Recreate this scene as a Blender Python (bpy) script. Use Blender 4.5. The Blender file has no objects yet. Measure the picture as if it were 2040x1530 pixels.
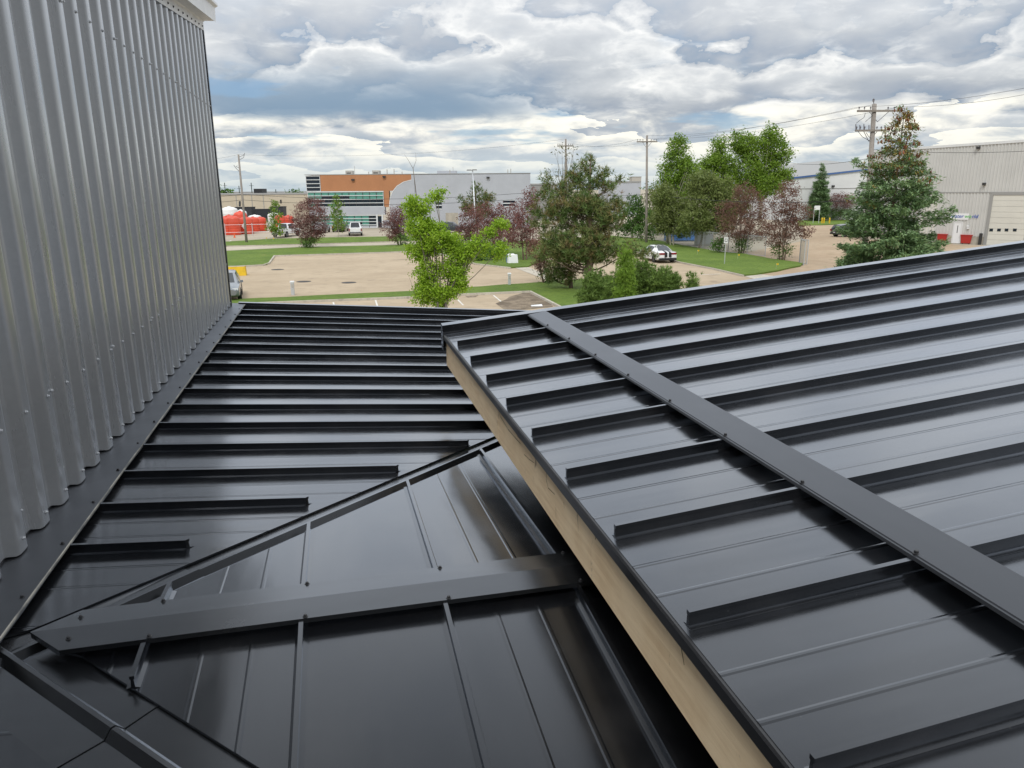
import bpy, bmesh, math, random
import numpy as np
from mathutils import Vector, Matrix
R = math.radians
random.seed(7); rng = np.random.default_rng(7)
scene = bpy.context.scene
COL = scene.collection

# ------------------------------------------------------------------ camera
FPX, CX, CY = 1490.0, 1020.0, 765.0           # photograph is 2040 x 1530
PITCH, YAW, ROLL = math.atan((765 - 376) / 1490), R(13.2318), R(0.43)
H = 6.6                                        # eye height above the ground
EYE = Vector((0, 0, H))
FW = Vector((math.sin(YAW) * math.cos(PITCH), math.cos(YAW) * math.cos(PITCH), -math.sin(PITCH)))
RT = Vector((math.cos(YAW), -math.sin(YAW), 0)); UP = RT.cross(FW)
RT, UP = (RT * math.cos(ROLL) - UP * math.sin(ROLL)), (RT * math.sin(ROLL) + UP * math.cos(ROLL))
cd = bpy.data.cameras.new('Camera'); cam = bpy.data.objects.new('Camera', cd); COL.objects.link(cam)
cd.sensor_width = 36; cd.lens = FPX / 2040 * 36; cd.clip_start = 0.05; cd.clip_end = 5000
m = Matrix.Identity(4)
for i in range(3): m[i][0], m[i][1], m[i][2], m[i][3] = RT[i], UP[i], -FW[i], EYE[i]
cam.matrix_world = m; scene.camera = cam

def pix_ray(px, py): return FW + RT * ((px - CX) / FPX) + UP * ((CY - py) / FPX)
def G(px, py, z=0.0):                          # point of the level ground seen at a pixel
    d = pix_ray(px, py); return EYE + d * ((z - H) / d.z)
def at_depth(px, py, q):                       # point seen at a pixel, as far away as point q
    d = pix_ray(px, py); return EYE + d * ((Vector(q) - EYE).dot(FW))
def height_at(q, px, py):                      # height of a pixel on the upright through ground point q
    d = pix_ray(px, py); q = Vector(q)
    t = (q - EYE).xy.length / d.xy.length; return H + d.z * t
def mpp(q): return (Vector(q) - EYE).dot(FW) / FPX   # metres per photo pixel there

# ------------------------------------------------------------------ node helper
class NT:
    def __init__(s, tree): s.t = tree; s.n = tree.nodes; s.l = tree.links
    def add(s, typ, **kw):
        n = s.n.new(typ)
        for k, v in kw.items():
            if k.startswith('i_'):
                key = k[2:]; key = int(key) if key.isdigit() else key.replace('_', ' ')
                s.put(n.inputs[key], v)
            else: setattr(n, k, v)
        return n
    def put(s, sock, v):
        if isinstance(v, bpy.types.NodeSocket): s.l.new(v, sock)
        else: sock.default_value = v
    def math(s, op, a, b=None, c=None, clamp=False):
        n = s.n.new('ShaderNodeMath'); n.operation = op; n.use_clamp = clamp
        for i, v in enumerate((a, b, c)):
            if v is not None: s.put(n.inputs[i], v)
        return n.outputs[0]
    def vmath(s, op, a, b=None):
        n = s.n.new('ShaderNodeVectorMath'); n.operation = op
        s.put(n.inputs[0], a)
        if b is not None: s.put(n.inputs['Scale' if op == 'SCALE' else 1], b)
        return n.outputs[0]
    def noise(s, vec, scale, detail=6, rough=.55, dist=0., dim='3D'):
        n = s.n.new('ShaderNodeTexNoise'); n.noise_dimensions = dim
        s.put(n.inputs['Vector'], vec); n.inputs['Scale'].default_value = scale
        n.inputs['Detail'].default_value = detail; n.inputs['Roughness'].default_value = rough
        n.inputs['Distortion'].default_value = dist
        return n.outputs['Fac']
    def ramp(s, fac, lo, hi, a=0., b=1., smooth=True):
        n = s.n.new('ShaderNodeMapRange'); n.interpolation_type = 'SMOOTHSTEP' if smooth else 'LINEAR'
        s.put(n.inputs[0], fac); n.inputs[1].default_value = lo; n.inputs[2].default_value = hi
        n.inputs[3].default_value = a; n.inputs[4].default_value = b
        return n.outputs[0]
    def mix(s, fac, a, b, mode='MIX'):
        n = s.n.new('ShaderNodeMix'); n.data_type = 'RGBA'; n.blend_type = mode
        s.put(n.inputs[0], fac)
        for i, v in ((6, a), (7, b)):
            if isinstance(v, tuple) and len(v) == 3: v = (*v, 1)
            s.put(n.inputs[i], v)
        return n.outputs[2]

# ------------------------------------------------------------------ sky
SUN_EL, SUN_AZ = R(52), R(200)                 # azimuth clockwise from +Y
world = bpy.data.worlds.new('World'); scene.world = world; world.use_nodes = True
world.cycles.sampling_method = 'MANUAL'; world.cycles.sample_map_resolution = 512
w = NT(world.node_tree); w.n.clear()
tc = w.add('ShaderNodeTexCoord')
dirv = w.vmath('NORMALIZE', tc.outputs['Generated'])
sep = w.add('ShaderNodeSeparateXYZ', i_0=dirv)
dx, dy, dz = sep.outputs
dzp = w.math('MAXIMUM', dz, 0.0)
sky = w.add('ShaderNodeTexSky', sky_type='NISHITA', sun_disc=False, sun_elevation=SUN_EL, sun_rotation=SUN_AZ,
            altitude=600, air_density=1.0, dust_density=1.0, ozone_density=1.5)
nishita = w.mix(1.0, sky.outputs[0], (.085, .085, .085), 'MULTIPLY')
hyp = w.math('MAXIMUM', w.math('POWER', w.math('ADD', w.math('MULTIPLY', dx, dx), w.math('MULTIPLY', dy, dy)), .5), .05)
ccx, ccy = w.math('DIVIDE', dx, hyp), w.math('DIVIDE', dy, hyp)
elog = w.math('LOGARITHM', w.math('ADD', dzp, .045), math.e)          # bands crowd towards the horizon
def vec(sa, se, off):
    c = w.add('ShaderNodeCombineXYZ', i_0=w.math('MULTIPLY', ccx, sa), i_1=w.math('MULTIPLY', ccy, sa), i_2=w.math('MULTIPLY', elog, se))
    return w.vmath('ADD', c.outputs[0], off)
def bank(off, rows, seed_amp, puff_amp, sa=5.0, se=2.3):
    """banks of cumulus behind one another: each has a dark flat base and a bright heaped top"""
    v = vec(sa, se, off)
    low = w.noise(v, .38, 2, .5)
    puff = w.noise(v, 2.1, 8, .53, .2)
    r = w.math('ADD', w.math('MULTIPLY', elog, rows), w.math('MULTIPLY', w.math('SUBTRACT', low, .5), seed_amp))
    r = w.math('ADD', r, w.math('MULTIPLY', w.math('SUBTRACT', puff, .5), puff_amp))
    fr = w.math('FRACT', r)
    return fr, puff, low
f1, p1, l1 = bank((4.3, 1.9, 7.1), 1.35, 3.6, 1.15)
f2, p2, l2 = bank((9.7, 6.2, 2.4), 2.1, 4.4, 1.3, 7.0, 3.0)
def rampc(fac, stops):
    n = w.n.new('ShaderNodeValToRGB'); w.put(n.inputs[0], fac); cr = n.color_ramp
    while len(cr.elements) < len(stops): cr.elements.new(.5)
    for e_, (p_, c_) in zip(cr.elements, stops): e_.position = p_; e_.color = (*c_, 1)
    return n.outputs[0]
STOPS = [(0., (.27, .35, .45)), (.12, (.36, .41, .48)), (.42, (.50, .53, .56)), (.74, (.68, .70, .71)), (.86, (.88, .88, .86)), (1., (.44, .48, .53))]
c1 = rampc(f1, STOPS); c2 = rampc(f2, STOPS)
sel = w.ramp(w.noise(vec(3.0, 1.3, (1.2, 8.8, 3.3)), 1.1, 3, .55), .42, .58)
cl = w.mix(sel, c1, c2)
dvec = w.add('ShaderNodeCombineXYZ', i_0=w.math('MULTIPLY', ccx, 9.), i_1=w.math('MULTIPLY', ccy, 9.), i_2=w.math('MULTIPLY', dzp, 27.))
det = w.noise(dvec.outputs[0], 1.9, 8, .58, .4)
cl = w.mix(w.ramp(det, .30, .72, .55, 0.), cl, w.mix(.5, cl, (.34, .38, .44)))
cl = w.mix(w.ramp(det, .50, .78, 0., .55), cl, (.90, .90, .88))
cl = w.mix(w.ramp(dz, .03, .10, .60, 0.), cl, w.mix(w.ramp(det, .36, .62), (.60, .68, .74), (.90, .91, .89)))
# the low rows stand in the sun and are whiter
sunny = w.math('MULTIPLY', w.ramp(dz, .085, .10, 1., 0.), w.ramp(w.math('ADD', w.math('MULTIPLY', f2, .45), w.math('MULTIPLY', det, 1.1)), .55, 1.05, .0, .9))
cl = w.mix(sunny, cl, (1.06, 1.03, .92))
# one long slate-blue cloud base
az0 = R(2.0)
dev = w.math('ADD', w.math('MULTIPLY', ccx, math.cos(az0)), w.math('MULTIPLY', ccy, -math.sin(az0)))
edge = w.math('MULTIPLY', w.math('SUBTRACT', w.noise(vec(7., 4., (8.1, .4, 2.2)), 1.4, 5, .58), .5), .030)
zz = w.math('ADD', dz, edge)
band = w.math('MULTIPLY', w.math('MULTIPLY', w.ramp(zz, .078, .092), w.ramp(zz, .098, .165, 1., 0.)), w.ramp(w.math('ABSOLUTE', dev), .10, .33, 1., 0.))
cl = w.mix(w.math('MULTIPLY', band, .92), cl, (.25, .35, .46))
cl = w.mix(w.ramp(dz, .12, .25, 0., .55), cl, (.56, .575, .60))
# breaks of blue sky
brk = w.ramp(w.noise(vec(3.4, 2.6, (2.5, 4.1, 6.7)), 1.25, 5, .55), .60, .68)
brk = w.math('MULTIPLY', brk, w.ramp(dz, .10, .20, .75, .10))
bluesky = w.mix(w.ramp(dz, .0, .10), (.55, .70, .80), w.mix(.5, nishita, (.22, .38, .60)))
cl = w.mix(brk, cl, bluesky)
# pale low haze on the horizon
cl = w.mix(w.ramp(dz, .0, .06, .55, 0.), cl, (.60, .72, .79))
gm = w.add('ShaderNodeGamma', i_Color=cl, i_Gamma=1.10); cl = w.mix(1.0, gm.outputs[0], (1.03, 1.03, 1.03), 'MULTIPLY')
# an overcast dome brightens towards the zenith
grad = w.math('ADD', .92, w.math('MULTIPLY', w.math('POWER', dzp, .9), 2.0))
gv = w.add('ShaderNodeCombineXYZ', i_0=grad, i_1=grad, i_2=grad).outputs[0]
col = w.mix(1.0, cl, gv, 'MULTIPLY')
col = w.mix(w.ramp(dz, -.02, .0), (.25, .25, .24), col)
bg = w.add('ShaderNodeBackground', i_Color=col, i_Strength=.86)
out = w.add('ShaderNodeOutputWorld', i_Surface=bg.outputs[0])

# ------------------------------------------------------------------ sun behind cloud
sl = bpy.data.lights.new('Sun', 'SUN'); sun = bpy.data.objects.new('Sun', sl); COL.objects.link(sun)
sl.energy = 1.5; sl.angle = R(14); sl.color = (1, .96, .9)
sd = Vector((math.sin(SUN_AZ) * math.cos(SUN_EL), math.cos(SUN_AZ) * math.cos(SUN_EL), math.sin(SUN_EL)))
sun.rotation_euler = (-sd).to_track_quat('-Z', 'Y').to_euler(); sun.location = (0, -20, 40)

scene.view_settings.view_transform = 'Standard'; scene.view_settings.look = 'None'
scene.view_settings.exposure = 0.15; scene.view_settings.gamma = 1
scene.render.engine = 'CYCLES'

# ------------------------------------------------------------------ materials
MATS = {}
def mat(name, col=(.5, .5, .5), rough=.6, metal=0., spec=.5, ior=None, var=0., vscale=8., bump=0., bscale=30., stretch=(1, 1, 1), col2=None, coat=0.):
    if name in MATS: return MATS[name]
    mm = bpy.data.materials.new(name); mm.use_nodes = True; t = NT(mm.node_tree)
    p = t.n['Principled BSDF']; MATS[name] = mm
    p.inputs['Base Color'].default_value = (*col, 1); p.inputs['Roughness'].default_value = rough
    p.inputs['Metallic'].default_value = metal; p.inputs['Specular IOR Level'].default_value = spec
    if ior: p.inputs['IOR'].default_value = ior
    if coat: p.inputs['Coat Weight'].default_value = coat
    tcn = t.add('ShaderNodeTexCoord'); mp = t.add('ShaderNodeMapping', i_Vector=tcn.outputs['Object'], i_Scale=stretch)
    if var or col2:
        f = t.noise(mp.outputs[0], vscale, 7, .62)
        c2 = col2 if col2 else tuple(c * (1 - var) for c in col)
        c1 = col if col2 else tuple(min(1, c * (1 + var)) for c in col)
        t.put(p.inputs['Base Color'], t.mix(t.ramp(f, .32, .68), c2, c1))
    if bump:
        b = t.add('ShaderNodeBump', i_Strength=1.0, i_Distance=bump, i_Height=t.noise(mp.outputs[0], bscale, 5, .6))
        t.put(p.inputs['Normal'], b.outputs[0])
    return mm

def roof_metal(name, axis, f0=.012, f90=1.2, rough=.16, col=(.005, .0055, .0065)):
    mm = bpy.data.materials.new(name); mm.use_nodes = True; t = NT(mm.node_tree); p = t.n['Principled BSDF']; MATS[name] = mm
    tcn = t.add('ShaderNodeTexCoord')
    sc = (.55, 2.6, 1) if axis == 'x' else (2.6, .55, 1)
    mp = t.add('ShaderNodeMapping', i_Vector=tcn.outputs['Object'], i_Scale=sc)
    dust = t.ramp(t.noise(tcn.outputs['Object'], 2.3, 8, .65), .42, .78)
    spots = t.ramp(t.noise(tcn.outputs['Object'], 210, 2, .5), .74, .80)
    scr = t.add('ShaderNodeMapping', i_Vector=tcn.outputs['Object'], i_Scale=(60, 9, 1), i_Rotation=(0, 0, .5))
    scratch = t.ramp(t.noise(scr.outputs[0], 1.0, 3, .6), .72, .80)
    c = t.mix(t.math('MULTIPLY', dust, .5), col, (.026, .0255, .026))
    c = t.mix(t.math('MULTIPLY', spots, .25), c, (.28, .28, .27))
    c = t.mix(t.math('MULTIPLY', scratch, .10), c, (.2, .2, .2))
    rg_ = t.math('ADD', rough, t.math('MULTIPLY', dust, .08))
    h = t.noise(mp.outputs[0], 2.2, 2, .4)
    b = t.add('ShaderNodeBump', i_Strength=1.0, i_Distance=.0045, i_Height=h)
    fine = t.add('ShaderNodeBump', i_Strength=.12, i_Distance=.0005, i_Height=t.noise(tcn.outputs['Object'], 320, 3, .6), i_Normal=b.outputs[0])
    # glossy PVDF paint over dark flake: the clear film takes over towards grazing angles
    t.n.remove(p)
    lw = t.add('ShaderNodeLayerWeight', i_Blend=.5, i_Normal=b.outputs[0])
    fac = t.math('ADD', f0, t.math('MULTIPLY', t.math('POWER', lw.outputs['Facing'], 2.7), f90), clamp=True)
    df = t.add('ShaderNodeBsdfDiffuse', i_Color=c, i_Normal=fine.outputs[0]); gl = t.add('ShaderNodeBsdfGlossy', i_Color=(.90, .94, 1., 1), i_Roughness=rg_, i_Normal=fine.outputs[0])
    mx = t.add('ShaderNodeMixShader', i_0=fac, i_1=df.outputs[0], i_2=gl.outputs[0]); t.put(t.n['Material Output'].inputs[0], mx.outputs[0])
    return mm
roof_metal('roof_x', 'x'); roof_metal('roof_y', 'y')
roof_metal('roof_trim', 'x', rough=.24, col=(.007, .0075, .008))
roof_metal('cover_metal', 'y', f0=.045, f90=.42, rough=.40, col=(.012, .0125, .014))

# ------------------------------------------------------------------ mesh helper
class MB:
    def __init__(s): s.v = []; s.f = []; s.mi = []
    def quad(s, a, b, c, d, k=0):
        n = len(s.v); s.v += [tuple(a), tuple(b), tuple(c), tuple(d)]; s.f.append((n, n + 1, n + 2, n + 3)); s.mi.append(k)
    def poly(s, pts, k=0):
        n = len(s.v); s.v += [tuple(p) for p in pts]; s.f.append(tuple(range(n, n + len(pts)))); s.mi.append(k)
    def box(s, c, size, rz=0., k=0, top=(1, 1)):
        hx, hy, hz = size[0] / 2, size[1] / 2, size[2] / 2; n = len(s.v); ca, sa = math.cos(rz), math.sin(rz)
        for z in (-1, 1):
            tx, ty = top if z > 0 else (1, 1)
            for x, y in ((-1, -1), (1, -1), (1, 1), (-1, 1)):
                lx, ly = x * hx * tx, y * hy * ty
                s.v.append((c[0] + lx * ca - ly * sa, c[1] + lx * sa + ly * ca, c[2] + z * hz))
        for q in ((0, 3, 2, 1), (4, 5, 6, 7), (0, 1, 5, 4), (1, 2, 6, 5), (2, 3, 7, 6), (3, 0, 4, 7)):
            s.f.append(tuple(n + i for i in q)); s.mi.append(k)
    def hexa(s, lo, hi, k=0):                   # two matching 4-corner rings
        n = len(s.v); s.v += [tuple(p) for p in lo] + [tuple(p) for p in hi]
        for q in ((0, 3, 2, 1), (4, 5, 6, 7), (0, 1, 5, 4), (1, 2, 6, 5), (2, 3, 7, 6), (3, 0, 4, 7)):
            s.f.append(tuple(n + i for i in q)); s.mi.append(k)
    def tube(s, pts, rad, sides=8, cap=True, k=0):
        pts = [Vector(p) for p in pts]
        if not hasattr(rad, '__len__'): rad = [rad] * len(pts)
        n0 = len(s.v); prev = None
        for i, p in enumerate(pts):
            t = (pts[min(i + 1, len(pts) - 1)] - pts[max(i - 1, 0)])
            t = t.normalized() if t.length > 1e-9 else Vector((0, 0, 1))
            if prev is None: prev = t.orthogonal().normalized()
            a = (prev - t * prev.dot(t)); a = a.normalized() if a.length > 1e-6 else t.orthogonal().normalized(); prev = a
            b = t.cross(a)
            for j in range(sides):
                an = 2 * math.pi * j / sides
                s.v.append(tuple(p + (a * math.cos(an) + b * math.sin(an)) * rad[i]))
        for i in range(len(pts) - 1):
            for j in range(sides):
                j2 = (j + 1) % sides; r0 = n0 + i * sides; r1 = r0 + sides
                s.f.append((r0 + j, r0 + j2, r1 + j2, r1 + j)); s.mi.append(k)
        if cap:
            s.f.append(tuple(n0 + j for j in reversed(range(sides)))); s.mi.append(k)
            e = n0 + (len(pts) - 1) * sides; s.f.append(tuple(e + j for j in range(sides))); s.mi.append(k)
    def lathe(s, prof, sides=16, c=(0, 0, 0), axis=None, k=0):   # prof: (r, z)
        n0 = len(s.v)
        M = axis.to_track_quat('Z', 'Y').to_matrix() if axis is not None else None
        for r, z in prof:
            for j in range(sides):
                an = 2 * math.pi * j / sides; p = Vector((r * math.cos(an), r * math.sin(an), z))
                if M: p = M @ p
                s.v.append((c[0] + p.x, c[1] + p.y, c[2] + p.z))
        for i in range(len(prof) - 1):
            for j in range(sides):
                j2 = (j + 1) % sides; a = n0 + i * sides; b = a + sides
                s.f.append((a + j, a + j2, b + j2, b + j)); s.mi.append(k)
        s.f.append(tuple(n0 + j for j in reversed(range(sides)))); s.mi.append(k)
        e = n0 + (len(prof) - 1) * sides; s.f.append(tuple(e + j for j in range(sides))); s.mi.append(k)
    def mesh(s, name, mats, smooth=False):
        me = bpy.data.meshes.new(name); me.from_pydata(s.v, [], s.f)
        for mt in (mats if isinstance(mats, (list, tuple)) else [mats]): me.materials.append(MATS[mt] if isinstance(mt, str) else mt)
        if any(s.mi): me.polygons.foreach_set('material_index', s.mi)
        if smooth: me.polygons.foreach_set('use_smooth', [True] * len(s.f))
        me.update(); return me
    def build(s, name, mats, parent=None, smooth=False, loc=None):
        return link(name, s.mesh(name, mats, smooth), parent, loc)
def link(name, data, parent=None, loc=None, rz=0.):
    o = bpy.data.objects.new(name, data); COL.objects.link(o)
    if parent is not None: o.parent = parent
    if loc is not None: o.location = loc
    if rz: o.rotation_euler = (0, 0, rz)
    return o
def tag(o, label=None, cat=None, group=None, kind=None):
    if label: o['label'] = label
    if cat: o['category'] = cat
    if group: o['group'] = group
    if kind: o['kind'] = kind
    return o
def thing(name, label, cat, loc=(0, 0, 0), rz=0., group=None):
    return tag(link(name, None, None, loc, rz), label, cat, group)
def copy_tree(o, parent=None):
    c = o.copy(); COL.objects.link(c); c.parent = parent
    for ch in o.children: copy_tree(ch, c)
    return c

# ================================================================== THE ROOFS WE LOOK ACROSS
# frame: X along the seams of the roof beside the wall, Y away along the wall, heights given below the eye
S = .0725
def zA(x, y=0): return H - 1.259 - S * x                    # lower roof pans, fall away from the wall
YR, ZR, KV = 2.045, -1.192, .92                             # cross gable ridge
def zC(x, y): return H + ZR - S * abs(y - YR)
def zB(x, y=0): return H - .912 + .095 * x                  # upper roof pans
EAVE = .63

def pan_mesh(cross, ends, plane, along, n=6, hem=(0, 1), drop=.007):
    """sheet: cross = [(t, lift)], ends(t) -> (start, end) along the fall; plane(x, y)"""
    mb = MB(); rows = []
    for t, h in cross:
        s0, e0 = ends(t); row = []
        for i in range(n + 1):
            u = s0 + (e0 - s0) * i / n
            x, y = (u, t) if along == 'x' else (t, u)
            row.append((x, y, plane(x, y) + h))
        if hem[0]: row.insert(0, (row[0][0], row[0][1], row[0][2] - drop))
        if hem[1]: row.append((row[-1][0], row[-1][1], row[-1][2] - drop))
        rows.append(row)
    nr = len(rows[0])
    for r in rows: mb.v += r
    for j in range(len(rows) - 1):
        for i in range(nr - 1):
            a, b = j * nr + i, (j + 1) * nr + i
            q = (a, a + 1, b + 1, b) if along == 'x' else (a, b, b + 1, a + 1)
            mb.f.append(q); mb.mi.append(0)
    return mb
def rib_cross(t0, t1, ribs=(.33, .67), h=.0009, wd=.008):
    c = [(t0, 0)]
    for r in ribs:
        m_ = t0 + (t1 - t0) * r; c += [(m_ - wd, 0), (m_ - wd * .35, h), (m_ + wd * .35, h), (m_ + wd, 0)]
    return c + [(t1, 0)]
def seam_mesh(t, s0, e0, plane, along, hgt=.035, th=.010, foot=.017, cut=0.):
    """folded standing seam: foot, web, bead"""
    prof = [(-foot, .0006), (-th * .5, .004), (-th * .35, hgt * .72), (-th * .62, hgt * .76), (-th * .62, hgt), (th * .62, hgt), (th * .62, hgt * .76), (th * .35, hgt * .72), (th * .5, .004), (foot, .0006)]
    mb = MB(); n = 4; k = len(prof)
    for i in range(n + 1):
        u = s0 + (e0 - s0) * i / n
        for a, b in prof:
            uu = u
            if cut and i == n: uu = u + cut * a
            x, y = (uu, t + a) if along == 'x' else (t + a, uu)
            mb.v.append((x, y, plane(x, y) + b))
    for i in range(n):
        for j in range(k - 1):
            a, b = i * k + j, (i + 1) * k + j
            mb.f.append((a, b, b + 1, a + 1) if along != 'x' else (a, a + 1, b + 1, b)); mb.mi.append(0)
    mb.f.append(tuple(range(k))); mb.mi.append(0); mb.f.append(tuple(reversed(range(n * k, n * k + k)))); mb.mi.append(0)
    return mb
def screw_mesh(matname, r=.0075):
    mb = MB(); mb.lathe([(r, 0), (r, .0012), (r * .62, .002), (r * .6, .0065), (r * .45, .0075)], 8)
    return mb.mesh('screw', matname)
mat('screw_black', (.012, .012, .013), .35, .0)
mat('screw_grey', (.5, .51, .52), .35, .6)
SCREW_B = screw_mesh('screw_black', .0078); SCREW = screw_mesh('screw_black', .0075); SCREW_G = screw_mesh('screw_grey', .0075)
def screw(parent, p, n=(0, 0, 1), me=None):
    o = link('screw', me or SCREW, parent, p); o.rotation_euler = Vector(n).to_track_quat('Z', 'Y').to_euler(); return o

# ---- lower roof beside the wall
A_W = .3535; A_Y0 = 2.603
lower = thing('low_building', 'low wing whose black standing seam roof falls away from the corrugated wall', 'building', (0, 0, 0))
def a_ends(t):
    lo = -1.10
    if t >= YR: e = min(3.4, (t - YR) - .985)
    else: e = min(3.4, (YR - t) - 1.15)
    return lo, max(e, lo + .002)
A_RAKE = A_Y0 + 16 * A_W
ys = [A_Y0 + i * A_W for i in range(-2, 16)]
edges = [YR - .12] + [y for y in ys if y > YR] + [A_RAKE]
for i in range(len(edges) - 1):
    t0, t1 = edges[i], edges[i + 1]
    pan_mesh(rib_cross(t0, t1), a_ends, zA, 'x').build('roof_panel', 'roof_x', lower)
for y in [y for y in ys if y > 2.5]:
    s0, e0 = a_ends(y)
    if e0 < 3.3: e0 = min(e0, (y - YR) - (1.126 - .119 * (y - 2.603)))
    if e0 > s0 + .15: seam_mesh(y, s0, e0 + .004, zA, 'x', cut=1.0 if e0 < 3.3 else 0).build('seam', 'roof_x', lower)
# the same roof on the near side of the little gable
edges2 = [YR - .12 - i * A_W for i in range(8)]
for i in range(len(edges2) - 1):
    t1, t0 = edges2[i], edges2[i + 1]
    pan_mesh(rib_cross(t0, t1), a_ends, zA, 'x').build('roof_panel', 'roof_x', lower)
    s0, e0 = a_ends(t0)
    if i > 0 and e0 > s0 + .1: seam_mesh(t0, s0, e0, zA, 'x').build('seam', 'roof_x', lower)
# rake trim on the far edge
mb = MB()
pr = [(A_RAKE - .035, .002), (A_RAKE - .03, .030), (A_RAKE, .032), (A_RAKE + .004, .052), (A_RAKE + .05, .055), (A_RAKE + .055, -.12)]
for x in (-1.0, 3.4):
    mb.v += [(x, y, zA(x) + h) for y, h in pr]
k = len(pr)
for j in range(k - 1): mb.f.append((j, j + 1, k + j + 1, k + j)); mb.mi.append(0)
mb.build('rake_trim', 'roof_x', lower)

# headwall flashing on top of the seams, screwed at every seam
def flash_z(x): return zA(x) + .038
FX0, FX1 = -1.09, -.937
mb = MB(); n = 60
yy = np.linspace(-2.5, A_RAKE + .05, n + 1)
for y in yy:
    wv = .004 * math.sin(y * 9.1) + .003 * math.sin(y * 23)
    mb.v += [(FX0 - .02, y, flash_z(FX0) + .09), (FX0, y, flash_z(FX0)), (FX1 + wv * .5, y, flash_z(FX1) + wv * .3), (FX1 + .003 + wv * .5, y, flash_z(FX1) - .012)]
for i in range(n):
    for j in range(3):
        a = i * 4 + j; mb.f.append((a, a + 4, a + 5, a + 1)); mb.mi.append(0)
fl = mb.build('headwall_flashing', 'cover_metal', lower)
for y in ys:
    if y > 1.6: screw(fl, (FX1 - .018, y, flash_z(FX1 - .018)))
mb = MB()                                       # hemmed raw edge where the paint has rubbed off
mat('bare_edge', (.10, .10, .095), .5, .3, vscale=7, col2=(.34, .32, .27))
for i in range(n): mb.hexa([(FX1 + .002, yy[i], flash_z(FX1) - .006), (FX1 + .005, yy[i], flash_z(FX1) - .006), (FX1 + .005, yy[i + 1], flash_z(FX1) - .006), (FX1 + .002, yy[i + 1], flash_z(FX1) - .006)],
                          [(FX1 + .001, yy[i], flash_z(FX1) + .001), (FX1 + .0045, yy[i], flash_z(FX1) - .001), (FX1 + .0045, yy[i + 1], flash_z(FX1) - .001), (FX1 + .001, yy[i + 1], flash_z(FX1) + .001)])
mb.build('hem', 'bare_edge', fl)

# valley flashings: a flat strip each side of a folded centre rib, in lapped lengths
def valley(sign, k_in, k_rib, k_out, lift, splits):
    # centre line: y = YR + sign*(x + k); k larger = further up the big roof
    for a, b in zip(splits[:-1], splits[1:]):
        mb = MB(); first = (a == splits[0])
        prof = [(k_in - .16, -.015), (k_in, -.008), (k_rib - .035, -.008), (k_rib - .008, .014), (k_rib + .008, .014), (k_rib + .035, -.008), (k_out, -.008), (k_out + .14, -.015)]
        for u in (a, b):
            for kk, h in prof:
                # u runs along the valley (x on the centre line), kk across it
                x = u - (kk - k_rib) * .5; y = YR + sign * (u + k_rib + (kk - k_rib) * .5)
                z = zA(x) if kk > KV else zC(x, y)
                mb.v.append((x, y, min(z, z) + h + lift))
        n_ = len(prof)
        for j in range(n_ - 1):
            q = (j, j + 1, n_ + j + 1, n_ + j); mb.f.append(q if sign > 0 else q[::-1]); mb.mi.append(0)
        mb.build('valley_flashing', 'roof_trim', lower); lift -= .0025
valley(1, .80, .87, .985, -.0005, [-.97, -.50, 1.6])
valley(-1, .80, .955, 1.15, -.0005, [-1.0, -.57, 1.6])

# ---- little cross gable
gable = thing('cross_gable', 'small black metal cross gable with a ridge cap between two valleys', 'gable', (0, 0, 0))
XS = [-.56 + .406 * i for i in range(6)]
def c_far(t):  return YR + .02, max(YR + .03, min(YR + t + .80, 4.4))
def c_near(t): return min(YR - .03, max(YR - (t + .80), -1.2)), YR - .02
ce = [-.80] + XS[:5] + [1.5]
for i in range(len(ce) - 1):
    rb = () if i == 2 else (.36, .68)
    pan_mesh(rib_cross(ce[i], ce[i + 1], rb), c_far, lambda x, y: zC(x, y), 'y', 4).build('roof_panel', 'roof_y', gable)
    pan_mesh(rib_cross(ce[i], ce[i + 1], rb), c_near, lambda x, y: zC(x, y), 'y', 4, hem=(1, 0)).build('roof_panel', 'roof_y', gable)
for x in XS[:5]:
    a, b = c_far(x); seam_mesh(x, a, b, lambda x, y: zC(x, y), 'y').build('seam', 'roof_y', gable)
    a, b = c_near(x); seam_mesh(x, a, b, lambda x, y: zC(x, y), 'y').build('seam', 'roof_y', gable)
# ridge cap with a pointed left end
HW, CZ = .100, .040
def cap_pt(x, y): return (x, y, H + ZR + CZ - S * abs(y - YR) * 1.0)
x0, x1 = -.865, 1.3
P_tip = cap_pt(x0, YR); P_u = cap_pt(x0 + HW, YR + HW); P_l = cap_pt(x0 + HW, YR - HW)
E_u = cap_pt(x1, YR + HW); E_l = cap_pt(x1, YR - HW); E_m = cap_pt(x1, YR)
dn = lambda p, d=.018: (p[0], p[1], p[2] - d)
mb = MB()
mb.poly([P_tip, E_m, E_u, P_u]); mb.poly([P_tip, P_l, E_l, E_m])
mb.quad(dn(P_tip), dn(P_l), P_l, P_tip); mb.quad(P_u, dn(P_u), dn(P_tip), P_tip)
mb.quad(dn(P_l, .014), dn(E_l, .014), E_l, P_l); mb.quad(P_u, E_u, dn(E_u, .014), dn(P_u, .014))
cap = mb.build('ridge_cap', 'roof_trim', gable)
for x in XS[:5]:
    for s_ in (-1, 1): screw(cap, cap_pt(x + .012, YR + s_ * (HW - .008)))
screw(cap, cap_pt(-.755, YR - .055)); screw(cap, cap_pt(-.755, YR + .05))

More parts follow.
